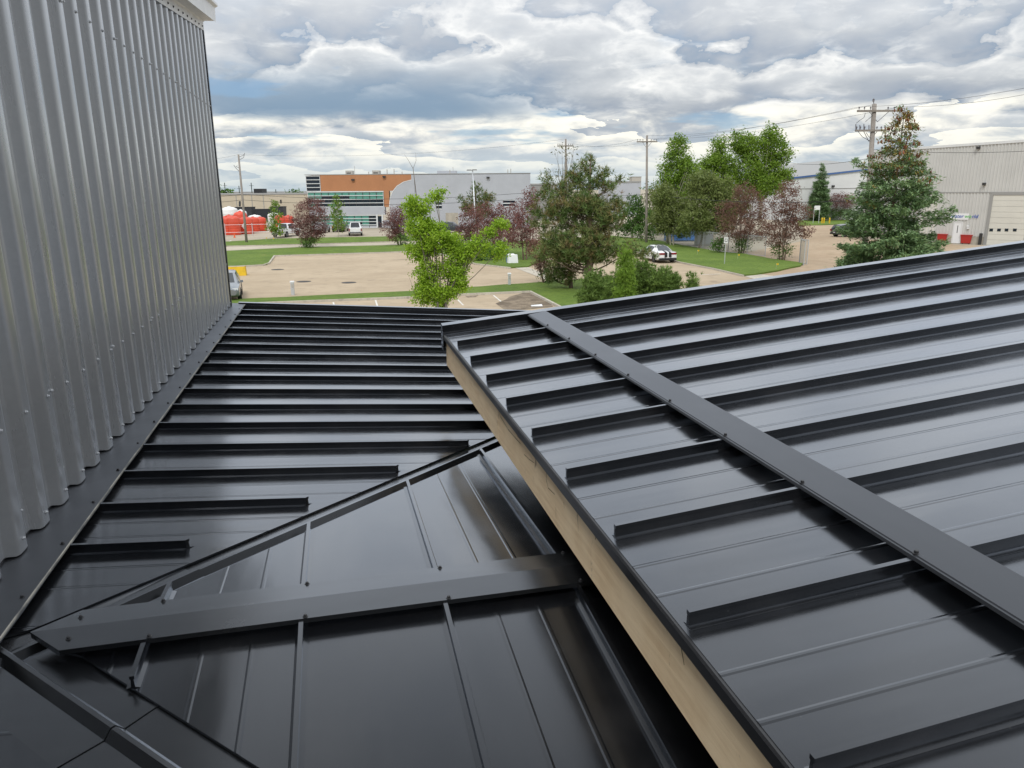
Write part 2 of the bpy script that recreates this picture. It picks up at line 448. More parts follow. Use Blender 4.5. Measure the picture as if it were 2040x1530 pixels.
# ---- upper roof
upper = thing('raised_wing', 'raised wing on the right with black seamed roof, timber fascia and cover strip', 'building', (0, 0, 0))
B_Y = [1.212 + .406 * i for i in range(-6, 8)]
B_RAKE = 4.50; B_X1 = 9.0
be = B_Y + [B_RAKE]
bend = lambda t: (EAVE, B_X1)
for i in range(len(be) - 1):
    pan_mesh(rib_cross(be[i], be[i + 1], (.30, .62)), bend, zB, 'x', 8, hem=(1, 0)).build('roof_panel', 'roof_x', upper)
for y in B_Y: seam_mesh(y, EAVE + .012, B_X1, zB, 'x').build('seam', 'roof_x', upper)
mb = MB()
pr = [(B_RAKE - .05, .002), (B_RAKE - .046, .009), (B_RAKE - .033, .010), (B_RAKE - .030, .050), (B_RAKE + .03, .055), (B_RAKE + .034, -.10)]
for x in (EAVE - .012, B_X1): mb.v += [(x, y, zB(x) + h) for y, h in pr]
k = len(pr)
for j in range(k - 1): mb.f.append((j, j + 1, k + j + 1, k + j)); mb.mi.append(0)
mb.poly([(EAVE - .012, y, zB(EAVE) + h) for y, h in pr][::-1] + [(EAVE - .012, B_RAKE - .05, zB(EAVE) - .10)])
mb.build('rake_trim', 'roof_x', upper)
# drip edge along the eave
mb = MB()
de = [(EAVE + .05, -.001), (EAVE - .006, -.0015), (EAVE - .010, -.006), (EAVE - .008, -.034), (EAVE + .002, -.040)]
for y in (B_Y[0], B_RAKE): mb.v += [(x, y, zB(EAVE) + h) for x, h in de]
k = len(de)
for j in range(k - 1): mb.f.append((j, k + j, k + j + 1, j + 1)); mb.mi.append(0)
mb.build('drip_edge', 'screw_black', upper)
# timber fascia boards
def wood(name):
    mm = bpy.data.materials.new(name); mm.use_nodes = True; t = NT(mm.node_tree); p = t.n['Principled BSDF']; MATS[name] = mm
    tcn = t.add('ShaderNodeTexCoord'); o = tcn.outputs['Object']
    mp = t.add('ShaderNodeMapping', i_Vector=o, i_Scale=(1, 1.2, 14))
    grain = t.noise(mp.outputs[0], 4.0, 8, .6, .6)
    mp2 = t.add('ShaderNodeMapping', i_Vector=o, i_Scale=(1, 3.0, 1.2), i_Location=(0, .3, 0))
    blot = t.ramp(t.noise(mp2.outputs[0], 2.2, 5, .55), .35, .7)
    c = t.mix(t.ramp(grain, .3, .7), (.68, .49, .285), (.82, .63, .40))
    c = t.mix(t.math('MULTIPLY', blot, .55), c, (.86, .69, .46))
    mp3 = t.add('ShaderNodeMapping', i_Vector=o, i_Scale=(1, 9, 2.2))
    run = t.ramp(t.noise(mp3.outputs[0], 1.7, 6, .7, 1.2), .63, .70)
    c = t.mix(t.math('MULTIPLY', run, .75), c, (.10, .055, .03))
    t.put(p.inputs['Base Color'], c); p.inputs['Roughness'].default_value = .62
    b = t.add('ShaderNodeBump', i_Strength=.5, i_Distance=.002, i_Height=grain); t.put(p.inputs['Normal'], b.outputs[0])
    return mm
wood('fascia_wood')
ZF1, ZF0 = zB(EAVE) - .026, H - 1.052
for ya, yb in ((-1.2, 2.985), (2.990, B_RAKE - .02)):
    mb = MB(); mb.box((EAVE + .026, (ya + yb) / 2, (ZF1 + ZF0) / 2), (.032, yb - ya, ZF1 - ZF0)); mb.build('fascia_board', 'fascia_wood', upper)
# cracks and knots in the boards
mat('crack', (.045, .026, .015), .9)
xf = EAVE + .0092
def crack(pts, w0):
    mb = MB()
    for (y0, z0), (y1, z1) in zip(pts[:-1], pts[1:]):
        d = Vector((0, y1 - y0, z1 - z0)); nrm = Vector((0, -d.z, d.y)).normalized() * w0
        a, b = Vector((xf, y0, z0)), Vector((xf, y1, z1)); mb.quad(a - nrm, a + nrm, b + nrm * .6, b - nrm * .6)
    mb.build('crack', 'crack', upper)
def crack_px(pix, w0):
    pts = []
    for p_ in pix:
        d = pix_ray(*p_); t_ = xf / d.x; q = EYE + d * t_; pts.append((q.y, max(ZF0 + .003, min(ZF1 - .003, q.z))))
    crack(pts, w0)
crack_px([(988, 798), (997, 830), (1012, 855), (1026, 872), (1037, 884)], .0016)
crack_px([(1030, 868), (1041, 880), (1050, 890)], .0011)
crack_px([(1044, 905), (1054, 915), (1064, 922)], .0012)
crack_px([(1089, 938), (1088, 955), (1092, 972), (1105, 985)], .0016)
crack_px([(1185, 1052), (1188, 1062), (1186, 1075)], .0026)
crack_px([(1352, 1258), (1358, 1275), (1357, 1290), (1363, 1325)], .0016)
crack_px([(990, 838), (991, 848)], .0016); crack_px([(1123, 1000), (1124, 1012)], .0012)
# cover strip over the panel laps, held by screws in clips
CVX0, CVX1 = 1.155, 1.272
mb = MB()
pr = [(CVX0 - .003, .036), (CVX0, .0425), (CVX0 + .004, .043), (CVX0 + .006, .0455), (CVX1, .050), (CVX1 + .004, .034)]
for y in (B_Y[0], B_RAKE + .045):
    mb.v += [(x + (0 if y > 0 else .0), y, zB(x) + h + .012 * 0) for x, h in pr]
k = len(pr)
for j in range(k - 1): mb.f.append((j, j + 1, k + j + 1, k + j)); mb.mi.append(0)
strip = mb.build('cover_strip', 'cover_metal', upper)
for y in B_Y: 
    screw(strip, (CVX0 + .010, y, zB(CVX0) + .0458), (0, 0, 1), SCREW_B)
screw(strip, (CVX0 + .010, B_RAKE + .02, zB(CVX0) + .0458), (0, 0, 1), SCREW_B)

# closing wall and sheathing under the upper roof, and the walls below all these roofs
mat('shaded_sheathing', (.02, .02, .021), .9)  # near-black colour has the deep shade under the overhang painted in
mb = MB(); mb.box((1.25, 1.4, H - 1.2), (.03, 6.0, .75)); mb.build('shaded_sheathing', 'shaded_sheathing', upper)
mb = MB(); mb.quad((EAVE + .02, -1.2, zB(EAVE) - .045), (B_X1, -1.2, zB(B_X1) - .045), (B_X1, B_RAKE, zB(B_X1) - .045), (EAVE + .02, B_RAKE, zB(EAVE) - .045)); mb.build('deck', 'shaded_sheathing', upper)

# ---- corrugated wall of the taller block
def corr_metal():
    mm = bpy.data.materials.new('galvanised'); mm.use_nodes = True; t = NT(mm.node_tree); p = t.n['Principled BSDF']; MATS['galvanised'] = mm
    tcn = t.add('ShaderNodeTexCoord'); o = tcn.outputs['Object']
    v = t.add('ShaderNodeTexVoronoi', i_Vector=o, i_Scale=70.)
    sp = t.ramp(v.outputs['Color'], .2, .9)
    mp = t.add('ShaderNodeMapping', i_Vector=o, i_Scale=(1, 3, .35))
    st = t.noise(mp.outputs[0], 2.5, 6, .6)
    c = t.mix(sp, (.18, .183, .185), (.19, .193, .195)); c = t.mix(t.math('MULTIPLY', t.ramp(st, .35, .75), .3), c, (.145, .145, .147))
    b = t.add('ShaderNodeBump', i_Strength=1.0, i_Distance=.003, i_Height=t.noise(mp.outputs[0], 2.2, 3, .5))
    t.n.remove(p); lw = t.add('ShaderNodeLayerWeight', i_Blend=.5, i_Normal=b.outputs[0])
    fac = t.math('ADD', .09, t.math('MULTIPLY', t.math('POWER', lw.outputs['Facing'], 2.0), .80), clamp=True)
    df = t.add('ShaderNodeBsdfDiffuse', i_Color=c, i_Normal=b.outputs[0]); gl = t.add('ShaderNodeBsdfGlossy', i_Color=(.95, .97, 1., 1), i_Roughness=t.math('ADD', .22, t.math('MULTIPLY', st, .12)), i_Normal=b.outputs[0])
    mx = t.add('ShaderNodeMixShader', i_0=fac, i_1=df.outputs[0], i_2=gl.outputs[0]); t.put(t.n['Material Output'].inputs[0], mx.outputs[0])
corr_metal()
tall = thing('tall_building', 'tall building on the left clad in grey corrugated metal with white rake trim', 'building', (0, 0, 0))
WX, WD, PITCH_W = -1.05, .036, .2096
W_Y1 = 8.08
def wall_top(y): return H + 1.4775 + .0994 * (y - 8.085)
WZ0 = H - 1.141
ribs_per = 4
nrib = int((W_Y1 + 2.6) / PITCH_W)
y_start = W_Y1 - .01 - nrib * PITCH_W
def rib_profile(y):
    # recess flat, slope, rib face with a fine groove each side, slope
    return [(0, -WD), (.36, -WD), (.40, -WD + .003), (.47, -.009), (.51, -.003), (.56, -.0005), (.66, 0), (.78, -.0005), (.84, -.003), (.88, -.009), (.95, -WD + .003)]
i0 = 0
while i0 < nrib:
    i1 = min(i0 + ribs_per, nrib); mb = MB(); pts = []
    lift = .0
    for i in range(i0, i1):
        for u, d in rib_profile(0): pts.append((WX + d, y_start + (i + u) * PITCH_W))
    pts.append((WX - WD, y_start + i1 * PITCH_W))
    for x, y in pts: mb.v += [(x, y, WZ0 + (.003 if x > WX - .01 else .010)), (x, y, (WZ0 + wall_top(y)) / 2), (x, y, wall_top(y))]
    for j in range(len(pts) - 1):
        for q in range(2):
            a = j * 3 + q; mb.f.append((a, a + 3, a + 4, a + 1)); mb.mi.append(0)
    mb.build('wall_sheet', 'galvanised', tall, smooth=True); i0 = i1
def rib_y(i, u): return y_start + (i + u) * PITCH_W
for i in range(nrib):
    if rib_y(i, .69) < 1.5: continue
    # screws: bottom row, girt row low down, girt row high up (rib pairs where sheets lap)
    for u, z in ((.69, WZ0 + .045),): screw(tall, (WX + .001, rib_y(i, u), z), (1, 0, 0), SCREW_G)
    if i % 2 == 0: screw(tall, (WX - WD + .001, rib_y(i, .2), WZ0 + .10), (1, 0, 0), SCREW_G)
    screw(tall, (WX + .001, rib_y(i, .60), WZ0 + .42), (1, 0, 0), SCREW_G)
    screw(tall, (WX + .001, rib_y(i, .62), H + .78), (1, 0, 0), SCREW_G)
    if i % 4 == 1:
        screw(tall, (WX + .001, rib_y(i, .80), WZ0 + .43), (1, 0, 0), SCREW_G); screw(tall, (WX + .001, rib_y(i, .80), H + .785), (1, 0, 0), SCREW_G)
mat('dark_trim', (.012, .014, .022), .4)
mb = MB(); mb.box((WX - .045, W_Y1 + .012, (WZ0 + wall_top(W_Y1)) / 2), (.10, .045, wall_top(W_Y1) - WZ0)); mb.build('corner_trim', 'dark_trim', tall)
# white rake flange with dark screws, soffit and boxed gutter above it
mat('white_metal', (.72, .73, .74), .45, .0, var=.06, vscale=3)
mb = MB(); ya, yb = -2.6, W_Y1 + .03
P = [(WX + .006, .0), (WX + .006, .075), (WX + .02, .085), (WX + .115, .088), (WX + .118, .078), (WX + .122, .20), (WX + .15, .215), (WX + .15, .235), (WX - .3, .30)]
for y in (ya, yb): mb.v += [(x, y, wall_top(y) - .02 + h) for x, h in P]
k = len(P)
for j in range(k - 1): mb.f.append((j, k + j, k + j + 1, j + 1)); mb.mi.append(0)
mb.poly([(x, yb, wall_top(yb) - .02 + h) for x, h in P][3:])
rk = mb.build('rake_gutter', 'white_metal', tall)
mat('screw_dark', (.02, .02, .03), .5); SD = screw_mesh('screw_dark', .010)
for i in range(nrib):
    y = rib_y(i, .69)
    if y > 5.5: screw(rk, (WX + .007, y, wall_top(y) + .012), (1, 0, 0), SD)
# body of the taller block and of the low wing (their walls down to the ground)
mat('wall_grey', (.30, .31, .32), .7, var=.1)
mb = MB(); mb.hexa([(-14, -6, 0), (WX - WD - .02, -6, 0), (WX - WD - .02, W_Y1 - .02, 0), (-14, W_Y1 - .02, 0)],
                   [(-14, -6, wall_top(-6) + .1), (WX - WD - .02, -6, wall_top(-6) - .03), (WX - WD - .02, W_Y1 - .02, wall_top(W_Y1) - .03), (-14, W_Y1 - .02, wall_top(W_Y1) + .1)])
mb.build('wall_core', 'wall_grey', tall)
mb = MB(); mb.hexa([(WX, -6, 0), (8.6, -6, 0), (8.6, 4.2, 0), (WX, 4.2, 0)], [(WX, -6, H - 1.75), (8.6, -6, H - 1.75), (8.6, 4.2, H - 1.75), (WX, 4.2, H - 1.75)])
mb.build('wing_wall', 'wall_grey', lower)
mb = MB(); mb.hexa([(WX, 4.2, 0), (3.2, 4.2, 0), (3.2, A_RAKE - .1, 0), (WX, A_RAKE - .1, 0)], [(WX, 4.2, H - 1.75), (3.2, 4.2, H - 1.75), (3.2, A_RAKE - .1, H - 1.75), (WX, A_RAKE - .1, H - 1.75)])
mb.build('wing_wall', 'wall_grey', lower)
mb = MB(); mb.hexa([(1.3, -6, H - 1.75), (8.6, -6, H - 1.75), (8.6, 4.2, H - 1.75), (1.3, 4.2, H - 1.75)], [(1.3, -6, zB(1.3) - .06), (8.6, -6, zB(8.6) - .06), (8.6, 4.2, zB(8.6) - .06), (1.3, 4.2, zB(1.3) - .06)])
mb.build('clerestory_wall', 'wall_grey', upper)

# ================================================================== THE PLACE AROUND
def blend_mat(name, cols, rough=.9, scale=.25, detail=8, bump=0., bscale=6., stretch=(1, 1, 1), spot=None, spotcol=None, spec=.3):
    mm = bpy.data.materials.new(name); mm.use_nodes = True; t = NT(mm.node_tree); p = t.n['Principled BSDF']; MATS[name] = mm
    o = t.add('ShaderNodeMapping', i_Vector=t.add('ShaderNodeTexCoord').outputs['Object'], i_Scale=stretch).outputs[0]
    f = t.noise(o, scale, detail, .62, .3); c = t.mix(t.ramp(f, .33, .67), cols[0], cols[1])
    f2 = t.noise(o, scale * 9, 6, .65)
    if len(cols) > 2: c = t.mix(t.ramp(f2, .48, .72), c, cols[2])
    f3 = t.noise(o, scale * 70, 4, .7); c = t.mix(t.ramp(f3, .35, .75, .0, .22), c, tuple(x * .55 for x in cols[0]))
    if spot: c = t.mix(t.ramp(t.noise(o, spot[0], 6, .6, .6), spot[1], spot[2]), c, spotcol)
    t.put(p.inputs['Base Color'], c); p.inputs['Roughness'].default_value = rough; p.inputs['Specular IOR Level'].default_value = spec
    if bump:
        b = t.add('ShaderNodeBump', i_Strength=1., i_Distance=bump, i_Height=t.noise(o, bscale, 6, .65)); t.put(p.inputs['Normal'], b.outputs[0])
    return mm
blend_mat('dusty_asphalt', [(.38, .30, .205), (.46, .37, .26), (.33, .265, .185)], scale=.11, stretch=(1, 1.8, 1), bump=.01, bscale=9, spot=(.21, .61, .70), spotcol=(.27, .215, .155))
blend_mat('street', [(.42, .37, .29), (.50, .44, .35), (.38, .34, .27)], scale=.09, bump=.008)
blend_mat('far_ground', [(.36, .31, .235), (.42, .37, .29), (.33, .29, .22)], scale=.03)
blend_mat('lawn', [(.10, .165, .022), (.145, .215, .032), (.072, .12, .018)], scale=.3, bump=.10, bscale=9, spot=(.35, .64, .76), spotcol=(.22, .22, .07))
blend_mat('kerb', [(.42, .38, .31), (.52, .48, .40), (.30, .27, .22)], scale=.5, bump=.004)
blend_mat('dirt', [(.36, .265, .175), (.44, .34, .235), (.30, .23, .15)], scale=.12, bump=.02, spot=(.5, .62, .72), spotcol=(.22, .20, .09))
blend_mat('litter', [(.13, .10, .07), (.30, .24, .17), (.08, .058, .04)], scale=1.1, bump=.01, bscale=20)
mat('line_paint', (.62, .60, .54), .8, var=.25, vscale=6)

mb = MB(); mb.quad((-1500, -400, -.004), (1500, -400, -.004), (1500, 3000, -.004), (-1500, 3000, -.004))
tag(mb.build('ground', 'far_ground'), kind='structure')
def sheet(name, pix, z, m_, jitter=0., skirt=0., step=1.5):
    pts = [G(x, y, z) for x, y in pix]; res = []
    for a, b in zip(pts, pts[1:] + pts[:1]):
        n = max(1, int((b - a).length / step)) if jitter else 1
        for i in range(n):
            q = a.lerp(b, i / n)
            if jitter: q = q + Vector((random.uniform(-1, 1), random.uniform(-1, 1), 0)) * jitter
            res.append(q)
    bm = bmesh.new(); vs = [bm.verts.new(p) for p in res]; f = bm.faces.new(vs)
    if f.normal.z < 0: f.normal_flip()
    bm.normal_update()
    if f.normal.z < 0: bmesh.ops.reverse_faces(bm, faces=[f])
    bmesh.ops.triangulate(bm, faces=bm.faces[:])
    if skirt:
        n0 = len(vs)
        lows = [bm.verts.new(v.co - Vector((0, 0, skirt))) for v in vs]
        for i in range(n0):
            j = (i + 1) % n0
            try: bm.faces.new((vs[i], vs[j], lows[j], lows[i]))
            except ValueError: pass
    me = bpy.data.meshes.new(name); bm.to_mesh(me); bm.free(); me.materials.append(MATS[m_])
    return tag(link(name, me), kind='structure')
def kerb(pix, z=.13, wd=.17):
    mb = MB(); pts = [G(x, y, z) for x, y in pix]
    for a, b in zip(pts[:-1], pts[1:]):
        L = (b - a).length; n = max(1, round(L / 6.0)); d = (b - a) / L; nr = Vector((-d.y, d.x, 0)) * wd / 2
        for i in range(n):
            p, q = a + d * (L * i / n + .01), a + d * (L * (i + 1) / n - .01)
            mb.hexa([p - nr - Vector((0, 0, z)), q - nr - Vector((0, 0, z)), q + nr - Vector((0, 0, z)), p + nr - Vector((0, 0, z))],
                    [p - nr * .8, q - nr * .8, q + nr * .8, p + nr * .8])
    return tag(mb.build('kerb', 'kerb'), kind='structure')
# car parks and streets
sheet('car_park', [(300, 900), (1700, 900), (1700, 600), (1480, 548), (1419, 535), (1358, 523), (1300, 509), (1230, 492), (1110, 505), (807, 498.5), (546, 506), (533, 524), (300, 533)], .0, 'dusty_asphalt')
sheet('street', [(-200, 512), (453, 499), (593, 492), (804, 487), (1100, 477), (1200, 474), (1200, 468), (1000, 474), (782, 480.5), (593, 486), (451, 489.5), (-200, 500)], .004, 'street')
sheet('dirt_yard', [(1512, 546), (1600, 560), (2300, 640), (2300, 500), (1900, 488), (1800, 446), (1600, 446), (1600, 480), (1500, 500), (1430, 498), (1590, 527)], .004, 'dirt')
# raised lawns
g1 = [(300, 612), (540, 600.5), (827, 589.5), (906, 585), (1056, 578.5), (1122, 612), (1200, 690), (1420, 660), (1345, 562), (1250, 552), (1167, 555), (1046, 564), (911, 573), (822, 579), (464, 596), (300, 603)]
sheet('lawn', g1, .12, 'lawn', .12, .12)
g2 = [(-200, 545), (455, 530), (533, 525.5), (546.7, 508), (807, 500), (880, 505), (947, 524), (1017, 532), (1050, 530), (1075, 521), (1105, 506), (1100, 477.5), (804, 487.5), (593, 492.5), (453, 499.5), (-200, 513)]
sheet('lawn', g2, .12, 'lawn', .10, .12)
g3 = [(-200, 499), (451, 489), (593, 485.7), (782, 480), (1000, 473.5), (1000, 466), (758, 471), (640, 473), (540, 475.6), (451, 481), (-200, 492)]
sheet('lawn', g3, .12, 'lawn', .10, .12)
g4 = [(1180, 478), (1230, 491), (1300, 508), (1358, 521.5), (1419, 533), (1481, 547), (1512, 545), (1593, 529), (1600, 524), (1585, 521), (1538, 515), (1483, 505), (1428, 500), (1360, 488), (1310, 478), (1245, 472), (1190, 466)]
sheet('lawn', g4, .12, 'lawn', .12, .12)
sheet('lawn', [(1590, 449), (1680, 446), (1720, 447), (1730, 437), (1590, 438)], .12, 'lawn', .1, .12)
kerb([(300, 612), (540, 601), (827, 590), (906, 585.5), (1056, 579), (1122, 612.5), (1200, 690)])
kerb([(300, 536), (455, 530.5), (525, 526.5), (536, 523), (546.7, 508.5), (807, 500.5), (880, 505.5), (947, 524.5), (1017, 532.5)])
kerb([(-200, 499.5), (451, 489.6), (593, 486.3), (782, 480.6), (1000, 474)])
kerb([(1180, 479), (1230, 491.6), (1300, 508.6), (1358, 522), (1419, 533.6), (1481, 547.7)])
sheet('concrete_apron', [(1481, 549), (1512, 546), (1560, 552), (1520, 562)], .02, 'kerb')
sheet('concrete_apron', [(1022, 532), (1050, 531), (1100, 552), (1085, 556)], .02, 'kerb')
sheet('leaf_litter', [(1058, 584), (1052, 581), (1010, 590), (985, 604), (1000, 618), (1112, 612)], .008, 'litter', .35)
sheet('leaf_litter', [(925, 590), (950, 588), (948, 592), (930, 593)], .008, 'litter', .1)
def stripe(a, b, wd=.10):
    p, q = G(*a, .006), G(*b, .006); d = (q - p).normalized(); n = Vector((-d.y, d.x, 0)) * wd / 2
    mb = MB(); mb.quad(p - n, q - n, q + n, p + n); tag(mb.build('parking_line', 'line_paint'), kind='structure')
for a, b in (((911, 596), (923, 608)), ((983, 588), (1000, 602)), ((748, 598), (752, 610)), ((664, 602), (666, 610)), ((835, 593), (843, 606))): stripe(a, b)
stripe((1396, 547), (1436, 545.5), .14); stripe((452, 483.5), (461, 478.5), .14)
# manhole covers and patches
mat('iron', (.05, .045, .04), .8)
for i, (x, y) in enumerate(((553, 537), (605, 561), (695, 563))):
    p = G(x, y, .002); mb = MB(); mb.lathe([(.55, 0), (.55, .006), (.3, .010), (.29, .010)], 16)
    o = tag(mb.build('manhole_cover', 'iron', loc=p), 'dark round manhole cover ' + ('nearest the yellow concrete block', 'sunk in the car park behind the first bollard', 'in the car park nearest the yellow green maple')[i], 'manhole cover', 'manhole covers in the car park')

# ------------------------------------------------------------------ vegetation
def leaf_mat(name, cols, trans=.3, rough=.55):
    mm = bpy.data.materials.new(name); mm.use_nodes = True; t = NT(mm.node_tree); p = t.n['Principled BSDF']; MATS[name] = mm
    a = t.add('ShaderNodeAttribute', attribute_name='tint')
    n = t.n.new('ShaderNodeValToRGB'); t.put(n.inputs[0], a.outputs['Fac']); cr = n.color_ramp
    while len(cr.elements) < len(cols): cr.elements.new(.5)
    for i, c in enumerate(cols): cr.elements[i].position = i / (len(cols) - 1); cr.elements[i].color = (*c, 1)
    t.put(p.inputs['Base Color'], n.outputs[0]); p.inputs['Roughness'].default_value = rough; p.inputs['Specular IOR Level'].default_value = .3
    tr = t.add('ShaderNodeBsdfTranslucent', i_Color=n.outputs[0]); mx = t.add('ShaderNodeMixShader', i_0=trans, i_1=p.outputs[0], i_2=tr.outputs[0])
    t.put(t.n['Material Output'].inputs[0], mx.outputs[0]); return mm
leaf_mat('leaf_lime', [(.15, .27, .018), (.24, .40, .026), (.34, .50, .045), (.20, .34, .024)], .38)
leaf_mat('leaf_aspen', [(.085, .16, .018), (.145, .25, .026), (.22, .34, .04), (.115, .20, .02)], .32)
leaf_mat('leaf_willow', [(.11, .155, .036), (.16, .21, .055), (.21, .25, .08), (.125, .17, .045)], .3)
leaf_mat('leaf_shrub', [(.045, .10, .018), (.075, .16, .028), (.11, .21, .036)], .28)
leaf_mat('leaf_purple', [(.10, .038, .038), (.165, .068, .064), (.24, .115, .10), (.13, .065, .05)], .25)
leaf_mat('leaf_brown', [(.12, .06, .05), (.19, .095, .078), (.165, .095, .058), (.26, .15, .115)], .25)
leaf_mat('needle_pine', [(.07, .125, .034), (.115, .185, .048), (.19, .20, .07), (.26, .165, .08)], .15)
leaf_mat('needle_spruce', [(.085, .16, .06), (.145, .245, .10), (.25, .36, .18), (.17, .25, .08)], .15)
leaf_mat('needle_new', [(.14, .25, .03), (.2, .33, .045), (.26, .4, .06)], .3)
leaf_mat('needle_mugo', [(.085, .15, .03), (.135, .22, .045), (.21, .31, .075)], .15)
leaf_mat('needle_gold', [(.19, .145, .03), (.27, .20, .045), (.22, .19, .05)], .15)
leaf_mat('leaf_grey', [(.10, .12, .06), (.15, .16, .08), (.2, .19, .11)], .25)
blend_mat('bark_grey', [(.14, .12, .095), (.22, .19, .155), (.09, .075, .06)], scale=3, stretch=(1, 1, .3), bump=.02, bscale=8)
blend_mat('bark_pale', [(.36, .34, .27), (.46, .43, .34), (.22, .19, .14)], scale=3, stretch=(1, 1, .4), bump=.01, bscale=8)
blend_mat('bark_brown', [(.12, .085, .06), (.19, .135, .10), (.07, .05, .035)], scale=3, stretch=(1, 1, .3), bump=.02, bscale=8)

def tri_mesh(name, verts, nper, tint, m_):
    n = len(verts) // nper; me = bpy.data.meshes.new(name)
    me.vertices.add(len(verts)); me.vertices.foreach_set('co', np.ascontiguousarray(verts, dtype=np.float32).ravel())
    me.loops.add(len(verts)); me.loops.foreach_set('vertex_index', np.arange(len(verts), dtype=np.int32))
    me.polygons.add(n); me.polygons.foreach_set('loop_start', np.arange(0, len(verts), nper, dtype=np.int32)); me.polygons.foreach_set('loop_total', np.full(n, nper, dtype=np.int32))
    at = me.attributes.new('tint', 'FLOAT', 'POINT'); at.data.foreach_set('value', np.repeat(tint, nper).astype(np.float32))
    me.update(); me.validate(); me.materials.append(MATS[m_]); return me
def unit(v): return v / np.maximum(np.linalg.norm(v, axis=1, keepdims=True), 1e-9)
def leaves(cent, size, elong=1.3, up=.35, wid=.62, dirs=None):
    n = len(cent); nr = unit(rng.normal(size=(n, 3)) + np.array([0, 0, up]) * 2)
    t = unit(np.cross(nr, rng.normal(size=(n, 3)))) if dirs is None else unit(dirs)
    b = unit(np.cross(nr, t)); s = size * rng.uniform(.65, 1.35, (n, 1))
    a, c = t * s * elong * .5, b * s * wid * .5
    return np.stack([cent - a, cent + c - a * .1, cent + a, cent - c - a * .1], 1).reshape(-1, 3)
def blobs3(blobs, q, thick=1.0):
    """crown lobes given as the photo shows them, at the tree's own distance and as deep as they are wide"""
    res = []; k = mpp(q); fwd = Vector((FW.x, FW.y, 0)).normalized()
    for b in blobs:
        px, py, rx, ry = b[:4]; off = (b[4] if len(b) > 4 else random.uniform(-.35, .35) * rx) * k * thick
        c = at_depth(px, py, q) + fwd * off
        res.append((np.array(c), np.array([rx * k, max(rx, ry) * k * .85 * thick, ry * k])))
    return res
RXY = np.array([[math.cos(YAW), math.sin(YAW), 0], [-math.sin(YAW), math.cos(YAW), 0], [0, 0, 1]])  # rows: camera right, forward, up in plan
RXY = np.array([[math.cos(YAW), -math.sin(YAW), 0], [math.sin(YAW), math.cos(YAW), 0], [0, 0, 1.]])
def blob_points(bl, rc, dens):
    out = []; rad = []
    for c, r in bl:
        area = 4 * math.pi * ((r[0] * r[1]) ** 1.6 / 3 + (r[0] * r[2]) ** 1.6 / 3 + (r[1] * r[2]) ** 1.6 / 3) ** (1 / 1.6)
        n = max(4, int(dens * area / (rc * rc)))
        d = unit(rng.normal(size=(n, 3))); u = rng.uniform(.12, 1, (n, 1)) ** .42 * rng.uniform(.84, 1.13, (n, 1))
        out.append(c + ((d * u) * r) @ RXY); rad.append(np.full(n, 1.))
    return np.concatenate(out)
def limb(mb, a, b, r0, r1, sag=.12, n=4, sides=6):
    a, b = Vector(a), Vector(b); L = (b - a).length; pts = []; rr = []
    o = Vector((random.uniform(-1, 1), random.uniform(-1, 1), 0)) * L * .07
    for i in range(n + 1):
        t = i / n; p = a.lerp(b, t) + o * math.sin(math.pi * t) + Vector((0, 0, -sag * L * math.sin(math.pi * t) * (1 - t)))
        pts.append(p); rr.append(r0 + (r1 - r0) * t)
    mb.tube(pts, rr, sides); return pts
def stems(base, targets, trunk_r, fork_h, bark, parent, name='trunk', nstem=1, spread=.25, lean=None, thin=1.):
    """trunk(s) that fork below the crown, limbs out to the foliage"""
    mb = MB(); base = Vector(base); T = [Vector(t) for t in targets]
    cen = sum(T, Vector()) / len(T); tops = []
    for k in range(nstem):
        an = 2 * math.pi * k / nstem + .7
        b0 = base + Vector((math.cos(an), math.sin(an), 0)) * (.0 if nstem == 1 else trunk_r * 1.6)
        f = Vector((base.x, base.y, fork_h)) + Vector((math.cos(an), math.sin(an), 0)) * (0 if nstem == 1 else spread)
        if lean is not None: f += Vector(lean)
        else: f.xy = f.xy.lerp(cen.xy, .35)
        pts = limb(mb, b0 - Vector((0, 0, .1)), f, trunk_r / math.sqrt(nstem) * 1.15, trunk_r / math.sqrt(nstem) * .75, 0, 4, 8)
        tops.append(f)
    for t in T:
        f = min(tops, key=lambda q: (q.xy - t.xy).length); k = random.uniform(0, .35)
        src = f.lerp(Vector((cen.x, cen.y, max(f.z, t.z - .3 * (t - f).length))), k * .8) if t.z > f.z else f
        if src is not f: limb(mb, f, src, trunk_r * .42 * thin, trunk_r * .3 * thin, 0, 2, 5)
        limb(mb, src, t, trunk_r * .28 * thin / math.sqrt(nstem), .012, .08, 4, 5)
    return mb.build(name, bark, parent, smooth=True)
